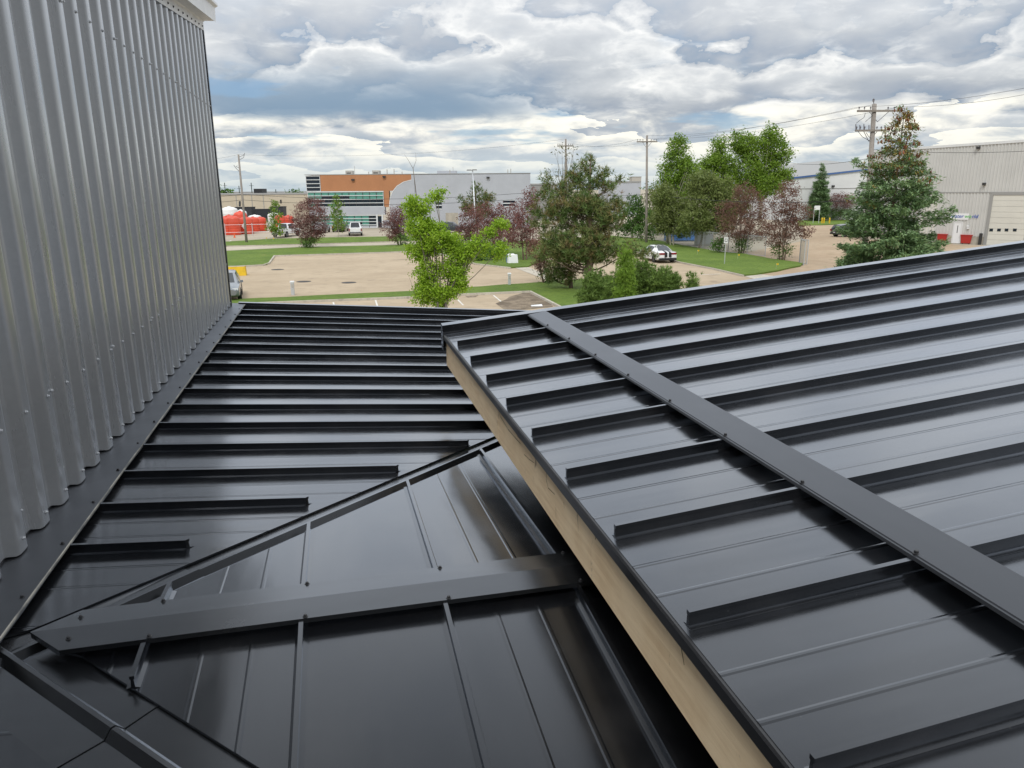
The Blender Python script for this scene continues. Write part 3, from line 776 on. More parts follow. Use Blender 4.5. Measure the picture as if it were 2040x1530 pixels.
def decid(name, label, base_px, blobs, lm, leaf, rc, dens, per, trunk_r, fork_frac, bark='bark_grey', nstem=1, group=None, cat='tree', under=None, base=None, thick=1., limbs=26, elong=1.3, dead=None, spread=.25, thin=1.):
    q = base if base is not None else G(*base_px); t = thing(name, label, cat, q, 0, group)
    if name in ('aspen_tree', 'willow_tree'): blobs = [(b[0], b[1], b[2] * 1.16, b[3] * 1.12) for b in blobs]
    bl = blobs3(blobs, q, thick); C = blob_points(bl, rc, dens); off = np.array(q)
    L = np.repeat(C, per, 0); L = L + rng.normal(size=L.shape) * rc * np.array([.52, .52, .40])
    L = L[L[:, 2] > .1]
    tint = np.clip(np.repeat(rng.uniform(0, 1, len(C)), per)[:len(L)] * .55 + rng.uniform(0, .45, len(L)), 0, 1)
    link('crown', tri_mesh('crown', leaves(L, leaf, elong) - off, 4, tint, lm), t)
    if under:
        u = blobs3(under[1], q, thick); C2 = blob_points(u, rc, dens * 1.2); L2 = np.repeat(C2, per, 0) + rng.normal(size=(len(C2) * per, 3)) * rc * .45
        L2 = L2[L2[:, 2] > .02]
        link('undergrowth', tri_mesh('undergrowth', leaves(L2, leaf, elong) - off, 4, rng.uniform(0, 1, len(L2)), under[0]), t)
    zlo = min(c[2] - r[2] for c, r in bl); ztop = max(c[2] for c, r in bl)
    idx = rng.choice(len(C), min(limbs, len(C)), replace=False)
    tg = [Vector(C[i] - off) for i in idx] + [Vector(c - off) for c, r in bl]
    stems((0, 0, 0), tg, trunk_r, max(.25, zlo * .6 + fork_frac * (ztop - zlo)), bark, t, nstem=nstem, spread=spread, thin=thin)
    return t
def px_at(dist, px):                            # ground point straight under a pixel column at a distance from the eye
    d = pix_ray(px, 600); d.z = 0; d.normalize(); return Vector((d.x * dist, d.y * dist, 0))

# yellow-green maple in front of the car park
q = px_at(31, 872)
maple = decid('maple_tree', 'bright yellow green multi-stemmed maple just beyond the low roof', None,
      [(836, 412, 30, 26), (872, 388, 16, 12), (838, 450, 30, 28), (868, 472, 36, 30), (902, 486, 22, 24), (842, 498, 32, 24), (956, 490, 23, 20), (996, 499, 13, 17), (997, 447, 17, 10), (972, 462, 12, 12), (852, 540, 26, 26), (900, 535, 32, 26), (842, 582, 20, 28), (880, 588, 28, 26), (914, 562, 18, 28), (925, 505, 20, 18)],
      'leaf_lime', .088, .22, .95, 28, .16, .22, nstem=4, base=q, limbs=34, elong=1.25, spread=.35, thin=1.0)
mb = MB(); b0 = Vector(q)
tp = [at_depth(x, y, q) - b0 for x, y in ((850, 520), (838, 430), (829, 386), (823, 336))]
mb.tube(tp, [.035, .028, .02, .013], 5); mb.tube([tp[3], at_depth(814, 320, q) - b0, at_depth(806, 308, q) - b0], [.012, .008, .004], 4); mb.tube([tp[3], at_depth(829, 320, q) - b0, at_depth(828, 304, q) - b0], [.012, .008, .004], 4)
mb.tube([at_depth(828, 590, q) - b0, at_depth(818, 560, q) - b0, at_depth(812, 545, q) - b0], [.012, .008, .004], 4)
mb.build('dead_branch', 'bark_grey', maple)

def tuft_tree(name, label, base, blobs, m_, rc, dens, ntuft, nl, trunk_r, bark='bark_brown', cat='tree', group=None, top=None, limbs=40, wid=.035, upb=.5, thick=1., trunk2=None):
    """pine: tufts of needles at the ends of up-curving branches"""
    q = base; t = thing(name, label, cat, q, 0, group); off = np.array(q)
    bl = blobs3(blobs, q, thick); C = blob_points(bl, rc, dens)
    T = np.repeat(C, ntuft, 0) + rng.normal(size=(len(C) * ntuft, 3)) * rc * np.array([.5, .5, .38]); T = T[T[:, 2] > .05]
    per = 9; N = np.repeat(T, per, 0); cc = np.repeat(np.repeat(C, ntuft, 0)[:len(T)], per, 0)
    d = unit(rng.normal(size=N.shape) * .75 + np.array([0, 0, upb]) + unit(N - cc + 1e-6) * .4)
    ln = nl * rng.uniform(.6, 1.2, (len(N), 1)); side = unit(np.cross(d, rng.normal(size=d.shape))) * wid
    V = np.stack([N - side, N + side, N + d * ln], 1).reshape(-1, 3)
    tint = np.clip(np.repeat(np.repeat(rng.uniform(0, 1, len(C)), ntuft)[:len(T)], per) * .6 + np.repeat(rng.uniform(0, .4, len(T)), per), 0, 1)
    link('crown', tri_mesh('crown', V - off, 3, tint, m_), t)
    mb = MB(); tz = max(c[2] + r[2] * .6 for c, r in bl); tx = bl[0][0]
    tops = Vector((tx[0], tx[1], tz)) - Vector(q) if top is None else Vector(top) - Vector(q)
    mb.tube([(0, 0, -.1), tops * .3 + Vector((.06, 0, 0)), tops * .65, tops], [trunk_r * 1.15, trunk_r * .85, trunk_r * .5, .02], 8)
    for i in rng.choice(len(C), min(limbs, len(C)), replace=False):
        e = Vector(C[i]) - Vector(q); z0 = max(.3, e.z - .35 * e.xy.length); k = min(.97, z0 / max(tops.z, .1))
        limb(mb, tops * k, e, trunk_r * .3 * (1.15 - k), .012, .16, 4, 5)
    mb.build('trunk', bark, t, smooth=True)
    return t
pine = tuft_tree('pine_tree', 'large dark green pine with brownish inner branches beside the front car park', G(1173, 583),
    [(1175, 316, 7, 12), (1168, 338, 15, 18), (1138, 345, 10, 16), (1204, 340, 9, 14), (1160, 365, 28, 18), (1194, 362, 18, 14), (1232, 357, 10, 7), (1218, 374, 14, 9), (1088, 360, 8, 14), (1098, 380, 16, 12), (1075, 392, 10, 10), (1128, 374, 16, 12), (1144, 402, 58, 26), (1225, 402, 16, 12), (1064, 420, 10, 12), (1182, 440, 60, 42), (1100, 440, 40, 36), (1213, 428, 28, 32), (1150, 488, 70, 36), (1108, 500, 36, 30), (1200, 492, 36, 30), (1172, 515, 36, 18), (1240, 498, 30, 14), (1282, 506, 22, 9)],
    'needle_pine', .36, .50, 6, .34, .26, limbs=90, wid=.022, top=at_depth(1176, 306, G(1173, 583)))
tuft_tree('pine_tree', 'smaller pine with low boughs left of the large dark pine', G(1138, 577),
    [(1128, 500, 22, 20), (1112, 528, 30, 24), (1132, 548, 24, 18), (1105, 555, 18, 12)], 'needle_pine', .36, .6, 6, .26, .14, limbs=24, wid=.02)
for lab, d_, px, bls, mm_ in (
    ('mugo pine bush at the left of the row behind the raised roof edge', 33, 1192, [(1190, 572, 30, 34), (1178, 595, 26, 24), (1212, 590, 26, 34), (1192, 630, 34, 34), (1192, 660, 30, 20)], 'needle_mugo'),
    ('widest mugo pine bush in the middle of the row behind the roof edge', 32, 1262, [(1250, 565, 34, 36), (1278, 548, 26, 28), (1290, 575, 36, 34), (1240, 590, 36, 34), (1245, 630, 38, 36), (1288, 625, 38, 36), (1265, 662, 44, 20)], 'needle_mugo'),
    ('mugo pine bush at the right of the row below the white car', 31.5, 1330, [(1318, 560, 24, 28), (1342, 568, 14, 24), (1325, 585, 30, 28), (1330, 620, 32, 32), (1330, 658, 30, 22)], 'needle_mugo'),
    ('lime green young conifer rising out of the mugo pine bushes', 30, 1246, [(1246, 508, 8, 14), (1246, 528, 14, 18), (1244, 550, 17, 20), (1245, 585, 20, 24), (1246, 625, 22, 28), (1246, 665, 22, 24)], 'needle_new'),
    ('small pointed conifer tip standing alone at the raised roof edge', 30, 1381, [(1381, 552, 5, 8), (1381, 566, 12, 10), (1383, 582, 18, 12), (1382, 610, 24, 20), (1382, 645, 28, 24), (1382, 675, 28, 18)], 'needle_mugo')):
    tuft_tree('conifer_bush', lab, px_at(d_, px), bls, mm_, .20, 1.05, 6, .16, .07, cat='bush', group=None if 'mugo' not in lab else 'mugo pine bushes', limbs=14, wid=.014, upb=.9)
tuft_tree('pine_tree', 'grey green pine behind the white street lamp', G(948, 474),
    [(948, 376, 9, 12), (956, 396, 22, 14), (976, 392, 12, 8), (930, 410, 18, 10), (952, 422, 30, 16), (918, 398, 7, 6)], 'needle_pine', .5, .6, 5, .4, .2, limbs=24, wid=.03)

# purple-leaved chokecherries
def purple(label, bp, bl, under=None, m_='leaf_purple', dens=.62, rc=.42):
    return decid('chokecherry_tree', label, bp, bl, m_, .12, rc, dens * 1.0, 22, .12, .15, 'bark_brown', 4, 'purple-leaved trees', under=('leaf_shrub', under) if under else None, limbs=26, spread=.5, elong=1.4)
purple('purple leaved tree on the far lawn left of the orange building', (613, 495), [(622, 405, 22, 14), (612, 428, 32, 24), (616, 452, 32, 24), (596, 450, 18, 16), (642, 436, 16, 24), (620, 470, 26, 14)], [(616, 483, 18, 13)])
purple('purple leaved tree just left of the yellow green maple', (797, 490), [(792, 428, 24, 18), (778, 452, 22, 20), (802, 448, 24, 26), (785, 470, 20, 10)], [(802, 478, 15, 14)])
purple('purple leaved tree at the foot of the white street lamp', (938, 500), [(936, 438, 24, 28), (955, 460, 30, 26), (922, 465, 17, 22)], [(930, 487, 14, 12)])
purple('broad purple leaved tree right of the white street lamp', (990, 512), [(972, 428, 32, 24), (1010, 436, 36, 30), (1000, 468, 36, 28), (966, 462, 24, 24)], [(985, 500, 16, 12)])
purple('purple leaved tree close against the left side of the large pine', (1046, 520), [(1062, 396, 18, 22), (1044, 422, 30, 30), (1030, 462, 32, 30), (1058, 470, 26, 30)])
purple('reddish brown leaved tree over the driveway under the large pine', (1088, 566), [(1070, 495, 20, 20), (1090, 510, 22, 22), (1078, 528, 20, 16)], [(1090, 548, 18, 18)], 'leaf_brown', .45, .36)
purple('dark purple leaved tree behind the parking sign', (1476, 506), [(1482, 386, 28, 22), (1458, 424, 34, 28), (1500, 416, 34, 32), (1466, 456, 38, 26), (1514, 456, 26, 26)], [(1476, 488, 20, 16)], 'leaf_brown')
purple('brownish purple tree beside the chain link gate', (1558, 519), [(1574, 378, 22, 20), (1554, 408, 28, 30), (1588, 426, 30, 30), (1560, 455, 40, 26), (1600, 462, 22, 16), (1545, 480, 20, 12)], [(1558, 501, 20, 16)], 'leaf_brown')
purple('purple shrub with dark base in front of the low white warehouse', (1676, 440), [(1668, 398, 22, 16), (1694, 402, 18, 15), (1650, 408, 12, 12)], [(1662, 425, 18, 11), (1688, 426, 18, 11)])

# street trees on the far verge
decid('young_tree', 'slim young green tree in front of the orange tanks', (549, 476), [(550, 408, 9, 11), (550, 428, 13, 13), (546, 448, 17, 13), (552, 460, 15, 8)], 'leaf_aspen', .2, .4, .55, 12, .06, .1, 'bark_pale', group='young trees on the far verge', limbs=14)
decid('young_tree', 'slim young green tree in front of the orange building windows', (674, 471.5), [(671, 395, 8, 9), (671, 412, 13, 12), (672, 430, 16, 14), (675, 448, 17, 11)], 'leaf_aspen', .2, .4, .55, 12, .06, .1, 'bark_pale', group='young trees on the far verge', limbs=14)
# aspens and willows round the yard
AS = 'tall trees behind the white car'
decid('aspen_tree', 'tall narrow green aspen right of the middle utility pole', (1332, 486), [(1352, 288, 15, 19), (1350, 318, 24, 22), (1336, 352, 24, 24), (1368, 346, 22, 26), (1340, 388, 26, 22)], 'leaf_aspen', .21, .62, .95, 30, .22, .2, 'bark_pale', 2, AS, limbs=30)
decid('aspen_tree', 'green aspen in the middle of the tall group behind the yard', (1425, 482), [(1432, 292, 14, 18), (1442, 328, 26, 24), (1418, 326, 18, 18), (1430, 362, 30, 24), (1400, 336, 14, 12)], 'leaf_aspen', .21, .62, .95, 30, .22, .2, 'bark_pale', 2, AS, limbs=26)
decid('aspen_tree', 'broadest and brightest green aspen at the right of the tall group', (1512, 480), [(1475, 284, 19, 22), (1535, 268, 19, 17), (1502, 298, 32, 26), (1548, 298, 26, 26), (1488, 338, 32, 28), (1542, 338, 30, 28), (1518, 368, 34, 22), (1560, 352, 16, 14)], 'leaf_aspen', .22, .66, .95, 32, .26, .2, 'bark_pale', 2, AS, limbs=36)
decid('willow_tree', 'dull green willow with slender trunks behind the white car', (1392, 496), [(1402, 368, 28, 26), (1430, 382, 30, 28), (1408, 416, 36, 28), (1446, 416, 26, 28), (1384, 440, 30, 24), (1430, 448, 26, 14)], 'leaf_willow', .17, .46, .85, 24, .13, .2, 'bark_grey', 1, AS, limbs=40, elong=1.8)
decid('willow_tree', 'leaning pale-limbed willow beside the middle utility pole', (1340, 490), [(1322, 392, 20, 24), (1346, 420, 28, 26), (1318, 436, 22, 18), (1362, 452, 24, 18), (1330, 456, 18, 14)], 'leaf_willow', .17, .46, .85, 24, .13, .2, 'bark_pale', 3, AS, limbs=40, elong=1.8, thin=1.6)
decid('green_tree', 'dull green tree filling the gap behind the middle utility pole', None, [(1302, 392, 26, 26), (1318, 430, 28, 30), (1288, 440, 26, 26), (1368, 395, 30, 34), (1385, 360, 24, 24), (1455, 370, 26, 30), (1470, 400, 28, 32)], 'leaf_willow', .24, .6, .75, 18, .15, .2, base=px_at(112, 1330), group=AS, limbs=24)
decid('green_shrub', 'rounded green shrub at the foot of the middle utility pole', (1287, 482), [(1272, 463, 13, 13), (1299, 462, 13, 13)], 'leaf_shrub', .2, .4, .8, 12, .08, .1, nstem=3, cat='bush', limbs=8)
decid('green_tree', 'dark green tree between the large pine and middle pole', (1258, 476), [(1264, 404, 20, 16), (1256, 434, 24, 22), (1246, 458, 20, 12), (1280, 430, 14, 20)], 'leaf_shrub', .24, .5, .7, 14, .15, .2, group=AS, limbs=18)
decid('green_shrub', 'small green bush behind the parking sign post', (1432, 505), [(1431, 489, 13, 15)], 'leaf_shrub', .17, .34, .8, 12, .06, .1, nstem=3, cat='bush', limbs=6)
decid('thin_tree', 'thin grey green tree around the utility pole behind the pine', (1120, 484), [(1126, 306, 28, 16), (1100, 338, 20, 16), (1152, 326, 22, 16), (1118, 350, 26, 14)], 'leaf_grey', .22, .6, .16, 8, .16, .1, 'bark_grey', 1, limbs=36)
decid('green_shrub', 'low green bush left of the white utility box', (966, 521), [(955, 512, 16, 9), (975, 508, 12, 10), (990, 500, 10, 10)], 'leaf_shrub', .18, .34, .7, 12, .05, .1, nstem=3, cat='bush', limbs=6)

# spruces
def spruce(name, label, q, top_px, rmax, levels, m_, cones=False, group=None, z0=.06, twig=.26, seed=3):
    t = thing(name, label, 'tree', q, 0, group); Ht = height_at(q, *top_px)
    rg = np.random.default_rng(seed); mb = MB(); mb.tube([(0, 0, -.1), (0, 0, Ht * .5), (0, 0, Ht * .98)], [Ht * .017, Ht * .009, .012], 8)
    P = []; D = []; S_ = []; gold = []; cone = []
    for l in range(levels):
        f = (l + .3) / levels; z = Ht * (z0 + (1 - z0) * f ** .95)
        R_ = rmax * (1 - f) ** .62 * (1.0 if f > .10 else .75 + f * 2.5) * (1 if f < .85 else .72)
        nb = int(9 - 4 * f)
        for b in range(nb):
            an = 2 * math.pi * (b + rg.uniform(-.4, .4)) / nb + l * 1.1; L = R_ * rg.choice([.55, .75, .9, 1.0, 1.12, 1.28]) * rg.uniform(.92, 1.08) + .12; zb_ = z + rg.uniform(-.6, .6) * Ht / levels
            dr = np.array([math.cos(an), math.sin(an), 0]); n = 6; pts = []; dp = rg.uniform(.16, .36)
            for i in range(n + 1):
                u = i / n; dz_ = L * (-dp * u + .26 * u * u) if f < .8 else L * (.25 * u - .35 * u * u)
                pts.append(np.array([0, 0, zb_]) + dr * L * u + np.array([0, 0, dz_]))
            mb.tube(pts[::2], [max(.012, Ht * .0022 * (1.2 - f)), .012, .008, .004], 4, cap=False)
            ntw = int((9 + 50 * L / rmax) * (1 if f < .68 else .42)) if levels > 14 else int(8 + 30 * L / rmax)
            for _ in range(ntw):
                u = rg.uniform(.10, 1.02) ** .7; i = min(n - 1, int(u * n)); p = pts[i] + (pts[i + 1] - pts[i]) * (u * n - i)
                sd = np.array([-dr[1], dr[0], 0]) * rg.choice([-1, 1]); lat = (.40 * L * (1 - u * .75) + .10) * rg.uniform(.05, 1)
                c = p + sd * lat + dr * lat * .55 + np.array([0, 0, -.16 * lat + rg.uniform(-.16, .12)])
                k = 6
                dd = unit(np.tile(dr * .8 + sd * .6 + np.array([0, 0, .05]), (k, 1)) + rg.normal(size=(k, 3)) * .5)
                P.append(np.tile(c, (k, 1)) + rg.normal(size=(k, 3)) * twig * .3); D.append(dd); S_.append(np.full(k, twig * (1 - .35 * f)))
                gold.append(np.full(k, (f > .60 and rg.uniform() < (f - .52) * 1.8) or (f > .35 and rg.uniform() < .03)))
            if cones and f > .52 and rg.uniform() < min(1, (f - .46) * 2.2):
                for _ in range(int(2 + 4 * L)):
                    u = rg.uniform(.5, 1.0); i = min(n - 1, int(u * n)); cone.append(pts[i] + (pts[i + 1] - pts[i]) * (u * n - i) + rg.normal(size=3) * .12 * np.array([1, 1, .3]))
    P = np.concatenate(P); D = np.concatenate(D); S_ = np.concatenate(S_)[:, None]; g = np.concatenate(gold)
    def tw(mask):
        p, d, s = P[mask], D[mask], S_[mask]; sd = unit(np.cross(d, rg.normal(size=d.shape) * .5 + np.array([0, 0, 1]))) * s * .15
        return np.stack([p - d * s * .4, p + sd, p + d * s * .65, p - sd], 1).reshape(-1, 3)
    if not cones: g[:] = False
    link('crown', tri_mesh('crown', tw(~g), 4, rg.uniform(0, 1, (~g).sum()), m_), t)
    if cones:
        tag(link('upper_needles', tri_mesh('upper_needles', tw(g), 4, rg.uniform(0, 1, g.sum()), 'needle_gold'), t), 'yellowing needles near the top')
        mc = MB()
        for c in cone:
            mc.lathe([(.012, .02), (.045, -.04), (.05, -.10), (.03, -.17), (.008, -.20)], 5, c)
        mat('cone', (.20, .075, .035), .7, var=.4, vscale=1.5); tag(mc.build('cones', 'cone', t), 'hanging reddish brown cones', kind='stuff')
    mb.build('trunk', 'bark_brown', t, smooth=True); return t
qs = px_at(57, 1757)
spruce('spruce_tree', 'big blue green spruce with brown cones before the grey warehouse', qs, (1772, 212), 3.35, 27, 'needle_spruce', True, twig=.34, seed=5)
spruce('spruce_tree', 'slim dark spruce in front of the low white warehouse', G(1628, 441), (1628, 326), 1.75, 22, 'needle_spruce', False, twig=.42, seed=9)
spruce('spruce_tree', 'tiny distant spruce above the roof of the low white warehouse', px_at(230, 1674), (1674, 318), 3.0, 16, 'needle_spruce', False, twig=.8, seed=2, z0=.2)

# ------------------------------------------------------------------ buildings
class Facade:
    """upright wall plane through two ground points; pixels are read off on that plane"""
    def __init__(s, a, b):
        s.o = Vector((a.x, a.y, 0)); e = Vector((b.x - a.x, b.y - a.y, 0)); s.e = e.normalized()
        s.n = Vector((s.e.y, -s.e.x, 0))                       # towards the viewer
        if s.n.dot(EYE - s.o) < 0: s.n = -s.n
        s.rz = math.atan2(s.e.y, s.e.x)
    def uv(s, px, py):
        d = pix_ray(px, py); t = (s.o - EYE).dot(s.n) / d.dot(s.n); p = EYE + d * t
        return (p - s.o).dot(s.e), p.z
    def loc(s, u, z, out=0.): return Vector((u, -out, z))       # local: x along, y back, z up
    def place(s, o): o.location = s.o; o.rotation_euler = (0, 0, s.rz if s.n.dot(Vector((s.e.y, -s.e.x, 0))) > 0 else s.rz)
def lbox(mb, u0, u1, z0, z1, out0, out1, k=0): mb.box(((u0 + u1) / 2, -(out0 + out1) / 2, (z0 + z1) / 2), (u1 - u0, out1 - out0, z1 - z0), 0, k)
def part(parent, name, m_, *boxes):
    mb = MB()
    for b in boxes: lbox(mb, *b)
    return mb.build(name, m_, parent)
mat('orange_panel', (.42, .19, .085), .6, var=.05, vscale=.4)
mat('silver_panel', (.46, .48, .52), .45, .2, var=.05, vscale=.3)
mat('white_frame', (.66, .69, .70), .5)
mat('green_glass', (.10, .30, .24), .2, 0, .5); mat('dark_glass', (.012, .022, .034), .15, 0, .4)
mat('roof_grey', (.30, .30, .29), .8); mat('equip', (.42, .40, .36), .6, var=.1); mat('beige_wall', (.50, .44, .34), .8, var=.06, vscale=.2)
mat('black_box', (.015, .016, .018), .6); mat('siding_grey', (.56, .56, .54), .55, var=.04, vscale=.4); mat('siding_white', (.66, .67, .67), .55, var=.04, vscale=.3)
mat('door_cream', (.62, .61, .55), .6, var=.04, vscale=.5); mat('blue_trim', (.06, .13, .32), .5); mat('concrete', (.40, .37, .31), .85, var=.12, vscale=1.5)
mat('white_paint', (.76, .77, .78), .5); mat('lamp_dark', (.03, .03, .03), .5); mat('red_paint', (.42, .025, .02), .5); mat('sign_blue', (.03, .10, .42), .5); mat('sign_green', (.12, .45, .12), .5)

# orange and silver office building
rt2 = Vector((RT.x, RT.y, 0)).normalized()
a = G(613, 456.5); F = Facade(a, a + rt2 * 10)
ob = thing('office_building', 'orange and silver two storey office building with green ribbon windows', 'building', F.o, F.rz)
U = lambda x: F.uv(x, 400)[0]
def Z(y, x=800): return F.uv(x, y)[1]
zt = Z(347.5); uL, uR = U(611), U(1056.5); uO = U(821)
z_sill = Z(455)
part(ob, 'wall', 'silver_panel', (uO, uR, 0, zt - .05, -24, 0), (U(628) + .0, uO, 0, .5, -24, 0))
uw1 = U(764); zw1, zw0 = Z(381.5), Z(411)
# orange wall: above the ribbon windows and round the arch
mb = MB(); lbox(mb, U(641), uO, zw1 + .12, zt, -23.9, .02)
arch = [(821, 359), (805, 363), (792, 371), (783, 382), (778, 395), (776.5, 412)]
pts = [F.uv(*p_) for p_ in arch]
front = [(uw1 + .15, zw1 + .12)] + [(uO, zw1 + .12)]
mb.build('orange_wall', 'orange_panel', ob)
mb = MB(); lo = Z(412); ring = [(uw1 + .12, lo), (pts[-1][0], lo)] + [pts[-2], pts[-3]] + [(uw1 + .12, pts[-3][1])]
lbox(mb, uw1 + .12, pts[-1][0], lo, zw1 + .12, -1, .022)
mb.build('orange_wall', 'orange_panel', ob)
mb = MB()                                                       # silver quarter-round panel standing proud of the orange
cen = (uO + .3, lo - .6); prof = [(u, z) for u, z in pts]
poly = [(uO + .5, lo - 3.2), (pts[-1][0], lo - 3.2)] + prof[::-1] + [(uO + .5, prof[0][1])]
f0 = [(u, -.16, z) for u, z in poly]; mb.poly(f0)
for (u0, z0), (u1, z1) in zip(poly, poly[1:] + poly[:1]): mb.quad((u0, -.16, z0), (u0, .02, z0), (u1, .02, z1), (u1, -.16, z1))
mb.build('arch_panel', 'silver_panel', ob)
mb = MB()
for (u0, z0), (u1, z1) in zip(prof[:-1], prof[1:]): mb.hexa([(u0, -.2, z0), (u1, -.2, z1), (u1, -.1, z1), (u0, -.1, z0)], [(u0 - .08, -.2, z0 + .1), (u1 - .1, -.2, z1 + .08), (u1 - .1, -.1, z1 + .08), (u0 - .08, -.1, z0 + .1)])
mb.build('arch_trim', 'white_frame', ob)
part(ob, 'parapet_cap', 'roof_grey', (uL - .05, uR + .05, zt, zt + .10, -24, .06))
part(ob, 'spandrel', 'silver_panel', (uL + .3, uw1 + .2, Z(427.5), zw0 - .03, -1.0, .08))
part(ob, 'plinth', 'concrete', (uL, uw1 + 1.0, 0, Z(453.5), -1.0, .12))
def ribbon(u0, u1, ztop, zbot, cols, rows, glass, frame='white_frame', dark=()):
    hz = (ztop - zbot) / rows; wz = (u1 - u0) / cols
    part(ob, 'window_backing', 'lamp_dark', (u0, u1, zbot, ztop, -.9, -.12))
    for r in range(rows + 1): part(ob, 'transom', frame, (u0 - .05, u1 + .05, zbot + r * hz - .055, zbot + r * hz + .055, -.1, .06))
    for c in range(cols + 1): part(ob, 'mullion', 'lamp_dark' if 0 < c < cols else frame, (u0 + c * wz - .04, u0 + c * wz + .04, zbot, ztop, -.1, .02))
    for r in range(rows):
        for c in range(cols): part(ob, 'pane', 'dark_glass' if (r, c) in dark else glass, (u0 + c * wz + .05, u0 + (c + 1) * wz - .05, zbot + r * hz + .05, zbot + (r + 1) * hz - .05, -.1, -.05))
ribbon(U(614), uw1, zw1, zw0, 11, 4, 'green_glass', dark={(0, c) for c in (1, 2, 4, 5, 6, 7, 8, 9, 10)} | {(1, c) for c in range(11)} | {(2, 2), (2, 3), (2, 4), (2, 5)})
ribbon(U(616), U(748), Z(428.5), Z(453.5), 9, 4, 'green_glass', dark={(r, 8) for r in range(4)} | {(0, 3), (1, 6), (0, 2)})
ribbon(U(612.5), U(640), zt - .15, zw1 + .15, 1, 4, 'dark_glass')
part(ob, 'door', 'dark_glass', (U(751), U(758.5), Z(453), Z(430), -.1, .02)); part(ob, 'door_frame', 'white_frame', (U(748.5), U(750.8), Z(454), Z(427), -.1, .10)); part(ob, 'door_frame', 'white_frame', (U(758.7), U(761.5), Z(454), Z(427), -.1, .10))
for x0, x1, y0, y1 in ((868, 880, 402, 417), (1002, 1026, 400, 413)):
    part(ob, 'window', 'dark_glass', (U(x0), U(x1), Z(y1), Z(y0), -.05, .03))
    for k in range(3): part(ob, 'window_bar', 'white_frame', (U(x0), U(x1), Z(y1) + (Z(y0) - Z(y1)) * k / 2 - .08, Z(y1) + (Z(y0) - Z(y1)) * k / 2 + .08, .03, .07))
for x, y in ((706, 357.5), (973, 355), (768, 352)): part(ob, 'wall_light', 'lamp_dark', (U(x - 3), U(x + 3), Z(y + 1.6), Z(y - 1.6), .02, .35))
for x0, x1, y0 in ((683, 696, 338), (737, 751, 338)):
    o = part(ob, 'rooftop_unit', 'equip', (U(x0), U(x1), zt + .1, Z(y0), -5.5, -3.5)); part(o, 'grille', 'lamp_dark', (U(x0) + .2, U(x1) - .2, zt + .3, Z(y0) - .35, -3.5, -3.46))
o = part(ob, 'rooftop_unit', 'silver_panel', (U(866), U(905), zt + .1, Z(338.5, 880), -9, -6))
for x in (700, 733, 770, 784, 800, 896, 1012, 1018): part(ob, 'roof_vent', 'equip', (U(x) - .07, U(x) + .07, zt + .1, zt + .1 + random.uniform(.4, .9), -2.2, -2.06))
part(ob, 'roof_mast', 'equip', (U(705) - .03, U(705) + .03, zt, Z(329), -2.2, -2.14)); part(ob, 'roof_mast', 'equip', (U(898) - .04, U(898) + .04, zt, Z(330, 898), -7.2, -7.1))
part(ob, 'loading_bay', 'concrete', (U(887), U(912), .0, Z(424, 900), -.05, .05))

# long beige warehouse far left, and the grey blocks right of the office
def block(name, label, x0, x1, ytop, dist, m_, depth=30, cap=None):
    p = px_at(dist, (x0 + x1) / 2); F2 = Facade(p - rt2 * 5, p + rt2 * 5); t = thing(name, label, 'building', F2.o, F2.rz)
    u0, u1 = F2.uv(x0, 400)[0], F2.uv(x1, 400)[0]; z1 = F2.uv((x0 + x1) / 2, ytop)[1]
    part(t, 'wall', m_, (u0, u1, 0, z1, -depth, 0)); part(t, 'roof_edge', cap or 'roof_grey', (u0 - .1, u1 + .1, z1 + .002, z1 + .35, -depth - .1, .1))
    return t, F2, u0, u1, z1
wh, F2, u0, u1, z1 = block('beige_warehouse', 'long low beige warehouse behind the tanks on the left', 300, 640, 388.5, 205, 'beige_wall')
for x in (502, 525, 471): part(wh, 'wall_joint', 'roof_grey', (F2.uv(x, 400)[0] - .08, F2.uv(x, 400)[0] + .08, 0, z1, 0, .05))
part(wh, 'rooftop_tank', 'black_box', (F2.uv(484, 380)[0], F2.uv(501, 380)[0], z1 + .4, F2.uv(490, 376)[1], -12, -8)); part(wh, 'rooftop_unit', 'black_box', (F2.uv(600, 380)[0], F2.uv(606, 380)[0], z1 + .4, F2.uv(603, 381.5)[1], -12, -9))
part(wh, 'window', 'black_box', (F2.uv(558, 400)[0], F2.uv(561, 400)[0], F2.uv(560, 405)[1], F2.uv(560, 398)[1], 0, .06))
block('grey_block', 'low grey building showing between the office and the pine', 1050, 1110, 369, 165, 'roof_grey')
block('grey_block', 'distant grey building with a flat roof behind the large pine', 1210, 1275, 364, 190, 'silver_panel', 20)
block('distant_tower', 'small distant block on the skyline left of the middle pole', 1258, 1276, 353, 420, 'equip', 10)
block('distant_shed', 'long pale distant shed on the skyline at the far left', 430, 612, 383.5, 330, 'silver_panel', 10)

